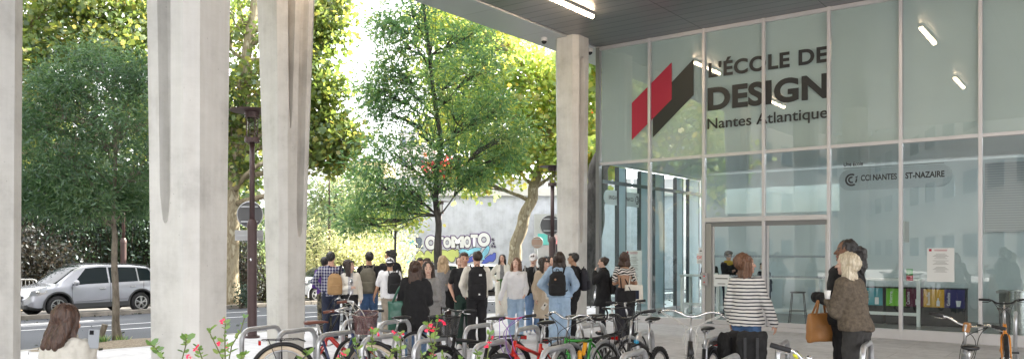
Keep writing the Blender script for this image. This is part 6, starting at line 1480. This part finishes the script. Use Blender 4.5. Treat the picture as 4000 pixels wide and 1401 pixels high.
def mesh_basket(name, c):
    m = bpy.data.materials.new(name); m.use_nodes = True; nt = m.node_tree; nt.nodes.clear(); o = nt.nodes.new('ShaderNodeOutputMaterial'); mx = nt.nodes.new('ShaderNodeMixShader'); tr = nt.nodes.new('ShaderNodeBsdfTransparent'); d = nt.nodes.new('ShaderNodeBsdfPrincipled'); d.inputs['Base Color'].default_value = (*c, 1)
    v = objc(nt); ck = nt.nodes.new('ShaderNodeTexChecker'); ck.inputs['Scale'].default_value = 160; nt.links.new(v, ck.inputs[0]); mp = nt.nodes.new('ShaderNodeMapRange'); mp.inputs[3].default_value = .45; mp.inputs[4].default_value = .8; nt.links.new(ck.outputs['Fac'], mp.inputs[0])
    nt.links.new(mp.outputs[0], mx.inputs[0]); nt.links.new(tr.outputs[0], mx.inputs[1]); nt.links.new(d.outputs[0], mx.inputs[2]); nt.links.new(mx.outputs[0], o.inputs[0]); return m
def unit(x, y): l = math.hypot(x, y); return (x/l, y/l)
def rearof(px, d, dir_, wb=1.05): x = (px-2000)/FP*d; return (x-dir_[0]*wb, d-dir_[1]*wb)     # from the front axle
# extras
def mirror_(T, Q, g_): q = MB(Q); e = g_['pts'][-2]; q.tube([e, e+V((.04, .03, .10)), e+V((.03, .06, .20))], .004, 5); q.ell(e+V((.03, .07, .24)), (.014, .045, .045)); q.build('mirror', M_ch, T, smooth=True)
def battery(T, Q, g_): q = MB(); a, b_ = g_['hb'], g_['BB']; q.beam(a.lerp(b_, .12)+V((.03, 0, .09)), a.lerp(b_, .62)+V((.03, 0, .09)), .09, .085); q.build('lock_case', M_blkm, T, bevel=.015)
def ulock(T, Q, g_): q = MB(); a = g_['stl'].lerp(g_['ht'], .45)+V((0, .04, -.16)); q.tube([a+V((-.09, 0, -.1)), a+V((-.09, 0, .08)), a+V((-.05, 0, .12)), a+V((.05, 0, .12)), a+V((.09, 0, .08)), a+V((.09, 0, -.1))], .010, 6); q.box(a+V((0, 0, -.1)), (.22, .035, .035)); q.build('u_lock', M_blkm, T)
def pads(T, Q, g_):
    for p, d_ in ((g_['stl']+V((.07, -.03, -.04)), V((.05, 0, -.13))), (g_['stl']+V((.17, -.05, -.15)), V((.0, 0, -.14)))): q = MB(); q.cap(p, p+d_, .026, .026, 12); q.build('orange_foam', mat('foam_orange', (.85, .38, .02), .7), T, smooth=True)
def lbl100(T, Q, g_): a = g_['stl'].lerp(g_['ht'], .62); b_ = g_['stl'].lerp(g_['ht'], .86); d = (a-b_); o_ = b_+V((0, .026, .012)); L = d.length; lettering('frame_lettering', '100', mat('cyan_vinyl', (.02, .45, .75), .5), T, o_, (d/L), V((0, 0, 1)), L, .042, .03)
def lblG(T, Q, g_): a = g_['hb'].lerp(g_['BB'], .2); b_ = g_['hb'].lerp(g_['BB'], .75); d = (b_-a); L = d.length; lettering('frame_lettering', 'GIANT', M_white, T, a+V((0, .036, .0)), d/L, V((d.z, 0, -d.x)).normalized()*-1 if d.x > 0 else V((d.z, 0, -d.x)).normalized(), L, .04, .02)
def refl(T, Q, g_): q = MB(); q.box((-.1, .02, g_['r']+.05), (.02, .05, .03)); q.cyl((.16, .02, g_['r']-.02), .028, .01, 12, 'Y'); q.build('wheel_reflector', M_orf, T)
def ylev(T, Q, g_):
    for e, s_ in ((g_['pts'][1], -1), (g_['pts'][-2], 1)): q = MB(Q); q.cap(e+V((.02, -s_*.02, -.02)), e+V((.06, -s_*.04, -.035)), .022, .017); q.build('lever_cover', M_yel, T, smooth=True)
def bell(T, Q, g_):
    q = MB(Q); c_ = g_['bc']+V((-.02, -.07, .035)); q.ell(c_, (.032, .032, .026), 16, 8); q.cyl(c_+V((0, 0, -.02)), .034, .015, 18); q.build('bell', M_ch, T, smooth=True); q = MB(Q); q.ell(g_['bc']+V((-.02, .06, .028)), (.022, .022, .018)); q.build('bell', M_ch, T, smooth=True)
def cable_lock(T, Q, g_, m=None): q = MB(); c_ = g_['sp']+V((.0, 0, -.24)); q.torus(c_, .075, .007, 'Z', 22, 6); q.torus(c_+V((.01, .02, -.05)), .085, .007, 'X', 22, 6); q.build('cable_lock', m or M_cabk, T, smooth=True)
def green_lock(T, Q, g_): cable_green = mat('green_cable', (.03, .65, .12), .4); q = MB(); c_ = g_['hb'].lerp(g_['BB'], .55); q.torus(c_, .055, .008, 'X', 20, 6); q.torus(c_+V((.02, 0, -.05)), .06, .008, 'Z', 20, 6); q.build('cable_lock', cable_green, T, smooth=True)
def stem_leather(T, Q, g_): q = MB(Q); q.box(g_['bc']+V((-.02, 0, -.02)), (.07, .06, .10)); q.build('leather_stem_wrap', CL['tan'], T, bevel=.012)
def display(T, Q, g_): q = MB(Q); q.box(g_['bc']+V((-.02, -.12, .03)), (.07, .05, .02)); q.build('bike_computer', M_blkm, T, bevel=.005)

D2 = unit(-.62, -.78)
d_ = unit(.94, .34); bike('dark blue city bicycle with cream tyres, brown saddle and reddish basket', (-2.70, 9.55), d_, dict(frame=M_blup, bbx=.60, style='step', tyre=M_tyc, saddle=M_sadb, grip=M_sadb, bar='swept', barm=M_rims, bh=1.10, bw=.28, steer=-.45, guard=M_blkm, rack=M_blkm, basket=mesh_basket('mesh_plum', (.12, .05, .05)), brim=mat('rim_plum', (.25, .15, .14), .4, .3), cable=M_cabw, cr=.006, tw=.024, sh=.96, lean=.02, extra=[mirror_, battery]))
d_ = unit(-.93, -.30); bike('red folding bicycle with small wheels and a tall handlebar post', rearof(1215, 11.0, d_, .98), d_, dict(frame=M_redp, style='fold', r=.25, wb=.98, ht=.10, bh=1.12, bw=.26, bar='flat', barm=M_blkm, stem=M_blkm, sh=.90, st=.26, steer=.2, fr=.020, extra=[ulock]))
d_ = unit(-.76, -.65); bike('black city bicycle with white rims, mesh basket and green cable lock', rearof(1716, 9.35, d_), d_, dict(frame=M_blkm, style='diamond', rim=M_rimw, rw=.016, bar='flat', barm=M_blkm, bh=1.10, bw=.27, basket=mesh_basket('mesh_dark', (.02, .02, .02)), fr=.021, saddle=M_sad, sh=1.0, guard=M_blkm, rack=M_blkm, steer=.12, extra=[green_lock]))
d_ = unit(-.60, -.80); bike('red bicycle with sloping frame and red handlebar', rearof(1968, 8.95, d_), d_, dict(frame=M_redp, style='slope', bar='flat', barm=M_redp, bh=1.05, bw=.31, steer=-.25, lever=M_blkm, knob=1, tw=.025, fr=.021, sh=.98, rack=M_blkm, cable=mat('cable_violet', (.25, .12, .45), .5), extra=[cable_lock]))
d_ = unit(-.62, -.78); bike('green bicycle with silver handlebar and orange foam pads', rearof(2172, 9.2, d_), d_, dict(frame=M_grnp, style='diamond', bar='swept', barm=M_ch, bh=1.04, bw=.27, steer=.35, guard=M_gryp, rack=M_blkm, sh=1.0, fr=.019, st=.50, ht=.17, extra=[pads]))
d_ = unit(.86, .50); bike('dark touring bicycle behind the green frame, with drop handlebar', (.62, 9.95), d_, dict(frame=M_blkm, style='diamond', bar='drop', barm=M_blkm, bh=1.08, sh=1.02, rack=M_gryp, guard=M_gryp, steer=.3))
d_ = unit(-.52, -.85); bike('black mountain bicycle with thick lettered frame', rearof(2432, 8.75, d_, 1.1), d_, dict(frame=M_blkm, style='mtb', bar='riser', barm=M_blkm, bh=1.08, bw=.33, steer=-.35, lever=M_blkm, knob=1, tw=.030, sh=1.04, wb=1.1, fork=M_rims, fr=.020, st=.44, extra=[lbl100, lblG, refl]))
d_ = unit(.80, .60); bike('dark bicycle half hidden behind the black mountain bicycle', (.95, 10.7), d_, dict(frame=M_blkm, style='slope', bar='flat', barm=M_blkm, bh=1.10, bw=.28, steer=.4, sh=.97))
d_ = unit(-.48, -.88); bike('black city bicycle with white cables, wide silver handlebar and pannier bags', rearof(2680, 8.45, d_, 1.1), d_, dict(frame=M_blkm, style='step', bar='swept', barm=M_ch, bh=1.13, bw=.34, steer=.30, cable=M_cabw, cr=.0045, guard=M_blkm, rack=M_blkm, fork=M_rims, wb=1.1, sh=.96, fr=.024, ht=.22, extra=[display]))
PB = (rearof(2680, 8.45, d_, 1.1), d_)
d_ = unit(.25, .97); bike('bicycle with bell and acid yellow brake levers, only its handlebar in view', (1.66, 4.65), d_, dict(frame=M_blkm, style='step', bar='riser', barm=M_ch, bh=1.10, bw=.30, steer=-.30, lever=M_ch, lean=.14, sh=.92, cable=M_cabk, extra=[ylev, bell]))
d_ = unit(.42, .91); bike('silver bicycle with wide handlebar and brown leather stem wrap', (4.33, 7.7), d_, dict(frame=M_gryp, style='diamond', bar='riser', barm=M_ch, bh=1.08, bw=.36, steer=-.45, saddle=M_sad, sh=.93, fr=.022, extra=[stem_leather, display]))
d_ = unit(-.50, -.87); bike('orange mountain bicycle seen head on at the right edge', rearof(3935, 11.4, d_), d_, dict(frame=M_org, style='mtb', bar='riser', barm=M_blkm, bh=1.10, bw=.30, steer=.0, knob=1, tw=.028, lever=M_blkm, fork=M_org, sh=1.0))
d_ = unit(-.7, -.71); bike('grey bicycle standing between the brown saddle and the dark mesh basket', (-1.35, 11.3), d_, dict(frame=M_gryp, style='diamond', bar='flat', barm=M_blkm, bh=1.0, bw=.26, sh=.9, steer=.2))
# pannier bags on the white cabled bicycle
M_pan = cloth('pannier_cloth', (.014, .014, .015), .3, 6, .9)
(rx_, ry_), dd_ = PB; sd_ = V((dd_[1], -dd_[0], 0))
for px_, d__, w__, th_, top_, bot_, yw_, lab in ((2936, 9.0, .30, .24, .87, .34, -.2, 'large black pannier bag hanging by the striped jersey'), (2852, 9.35, .22, .28, .84, .40, .3, 'smaller black pannier bag behind the black saddle')):
    B_ = thing('pannier_bag', lab, 'bag', ((px_-2000)/FP*d__, d__, bot_), yw_, 'pannier bags'); hh = top_-bot_
    sq = lambda k_, z_, t_: [V((math.copysign(abs(math.cos(a))**.45, math.cos(a))*w__/2*k_, math.copysign(abs(math.sin(a))**.45, math.sin(a))*th_/2*t_, z_)) for a in np.linspace(0, 2*pi, 28, endpoint=False)]
    q = MB(); q.rings([sq(.80, 0, .8), sq(.92, .04, .95), sq(.98, hh*.5, 1), sq(1.02, hh*.8, .8), sq(1.0, hh, .25)])
    linkmesh('main_bag', remesh(q, .010, 3, .030, 9, 4+len(lab)), [M_pan], B_); q = MB(); q.box((.05, -th_/2-.008, hh*.55), (.03, .012, hh*.7)); q.box((-.08, -th_/2-.008, hh*.55), (.03, .012, hh*.7)); q.build('buckle_strap', M_blkm, B_)
    q = MB(); q.torus((0, -th_/2-.02, hh*.25), .07, .010, 'Y', 18, 6, a0=0, a1=pi); q.build('handle', M_blkm, B_)
# ---------------------------------------------------------------- inside the lobby
M_tab = mat('table_white', (.72, .74, .73), .5); BR = math.atan2(AX.y, AX.x)
def table(label, s0, s1_, k, h=1.11, w_=.7):
    c = F((s0+s1_)/2, k); T = thing('high_table', label, 'table', (c.x, c.y, .015), BR, 'white high tables in the lobby'); L = s1_-s0
    q = MB(); q.box((0, 0, h-.025), (L, w_, .05)); q.build('tabletop', M_tab, T, bevel=.004)
    for x in (-L/2+.06, L/2-.06):
        for y in (-w_/2+.06, w_/2-.06): q = MB(); q.box((x, y, (h-.05)/2), (.075, .075, h-.05)); q.build('leg', M_tab, T)
    q = MB(); q.box((0, -w_/2+.06, .28), (L-.2, .04, .075)); q.build('stretcher', M_tab, T); return T
table('long white high table seen through the sliding doors', 2.35, 5.05, 2.4)
table('white high table seen right of the sliding doors', 5.6, 7.25, 2.75)
table('white high table deep in the left of the lobby', .9, 2.1, 3.3)
def stool(label, s_, k, y):
    c = F(s_, k); T = thing('bar_stool', label, 'bar stool', (c.x, c.y, .015), BR+y, 'black bar stools in the lobby')
    q = MB(); q.loft([(.74, 0, 0, .17, .16), (.765, 0, 0, .19, .18), (.775, 0, 0, .18, .17)], 24); q.build('seat', M_blkm, T, smooth=True)
    for sx in (-1, 1):
        for sy in (-1, 1): q = MB(); q.tube([(sx*.13, sy*.12, .745), (sx*.20, sy*.19, 0)], .011, 6); q.build('leg', M_blkm, T)
    q = MB()
    for z in (.30,): r_ = .185; q.tube([(-r_, -r_, z), (r_, -r_, z), (r_, r_, z), (-r_, r_, z), (-r_, -r_, z)], .009, 6)
    q.build('footrest', M_blkm, T)
stool('black wire bar stool in front of the white table, behind the right sliding door', 4.62, 1.75, .2)
stool('black bar stool behind the left sliding door', 3.0, 3.6, .1)
# sorting bins
for i, (px, col, w0, ic, lab) in enumerate([(3410, (.02, .28, .34), 'Papiers', 'page', 'turquoise fronted sorting bin for paper'), (3500, (.18, .50, .04), 'Verre', 'bottle', 'lime green fronted sorting bin for glass'), (3568, (.13, .02, .06), 'Canettes', 'can', 'maroon fronted sorting bin for cans'),
    (3648, (.62, .34, .03), 'Bouteilles', 'bottle', 'yellow fronted sorting bin for bottles'), (3727, (.035, .025, .14), 'Gobelets', 'cup', 'violet fronted sorting bin for cups')]):
    k = 2.75; t = (px-2000)/FP; s_ = (t*(CO.y+BX.y*k)-CO.x-BX.x*k)/(.8016+.5979*t); c = F(s_, k); T = thing('recycling_bin', lab, 'bin', (c.x, c.y, .015), BR, 'row of sorting bins in the lobby')
    q = MB(); q.box((0, .2, .44), (.46, .36, .86)); q.build('body', mat('bin_black', (.02, .02, .022), .5), T, bevel=.01); q = MB(); q.box((0, .2, .885), (.48, .38, .03)); q.build('lid', M_blkm, T)
    q = MB(); q.box((0, 0, .66), (.44, .02, .42)); f = q.build('front_panel', mat('bin_panel_'+w0, col, .5), T)
    lettering('lettering', w0, M_white, f, (-.08, -.0115, .50), (0, 0, 1), (-1, 0, 0), .30, .07, .015)
    q = MB(); x = .09
    if ic == 'bottle': q.add([(x-.035, -.012, .48), (x+.035, -.012, .48), (x+.035, -.012, .59), (x+.012, -.012, .63), (x+.012, -.012, .67), (x-.012, -.012, .67), (x-.012, -.012, .63), (x-.035, -.012, .59)], [tuple(range(8))])
    elif ic == 'cup': q.add([(x-.035, -.012, .48), (x+.035, -.012, .48), (x+.055, -.012, .62), (x-.055, -.012, .62)], [(0, 1, 2, 3)])
    else: q.box((x, -.012, .56), (.09, .002, .14 if ic == 'can' else .17))
    q.build('pictogram', M_white, f)
# dark counter and steel drum at the right end
c = F(10.2, 1.9); T = thing('reception_counter', 'low dark counter at the right end of the lobby', 'counter', (c.x, c.y, .015), BR); q = MB(); q.box((0, 0, .44), (2.6, .6, .86)); q.build('front', mat('counter_grey', (.16, .17, .17), .5), T, bevel=.01); q = MB(); q.box((0, 0, .895), (2.7, .7, .05)); q.build('worktop', M_alud, T, bevel=.006)
c = F(9.35, 1.0); T = thing('steel_drum', 'tall brushed steel drum behind the right glass', 'drum', (c.x, c.y, .015), 0); q = MB(); q.cyl((0, 0, .48), .22, .94, 32); q.build('body', mat('brushed_steel', (.5, .5, .5), .25, .95, .1, 4, 0, 40, 0, (1, 1, 12)), T, smooth=True).data.set_sharp_from_angle(angle=.6); q = MB(); q.torus((0, 0, .95), .22, .012, 'Z', 32, 6); q.build('rim', M_ch, T, smooth=True)
# people inside, behind the table
def inside(key, label, px, k, top, yaw, c):
    t = (px-2000)/FP; s_ = (t*(CO.y+BX.y*k)-CO.x-BX.x*k)/(.8016+.5979*t); p = F(s_, k); return person(key, label, px, p.y, top, yaw, c, z0=.015, group='people inside the lobby')
inside('yscarf', 'person with short dark hair and a mustard scarf behind the lobby table', 2846, 3.2, 983, 190, dict(top=('sweater', 'black', .9), legs=('mid', 'navy'), hair=('curly', 'black'), scarf=1, l='hold', r='chest', skin='light', tilt=.2))
inside('post', 'person in dark clothes mostly hidden behind the door post', 2772, 3.2, 1004, 170, dict(top=('jacket', 'dgrey', .82), legs=('mid', 'black'), hair=('bob', 'brown'), l='hold', r='hold', bulk=.02, tilt=.25))
inside('lean', 'person in a dark jacket inside, behind the auburn haired woman', 2992, 3.3, 1024, 120, dict(top=('jacket', 'ink', .82), legs=('mid', 'navy'), hair=('short', 'black'), l='hold', r='hold', bulk=.02, lean=.2))
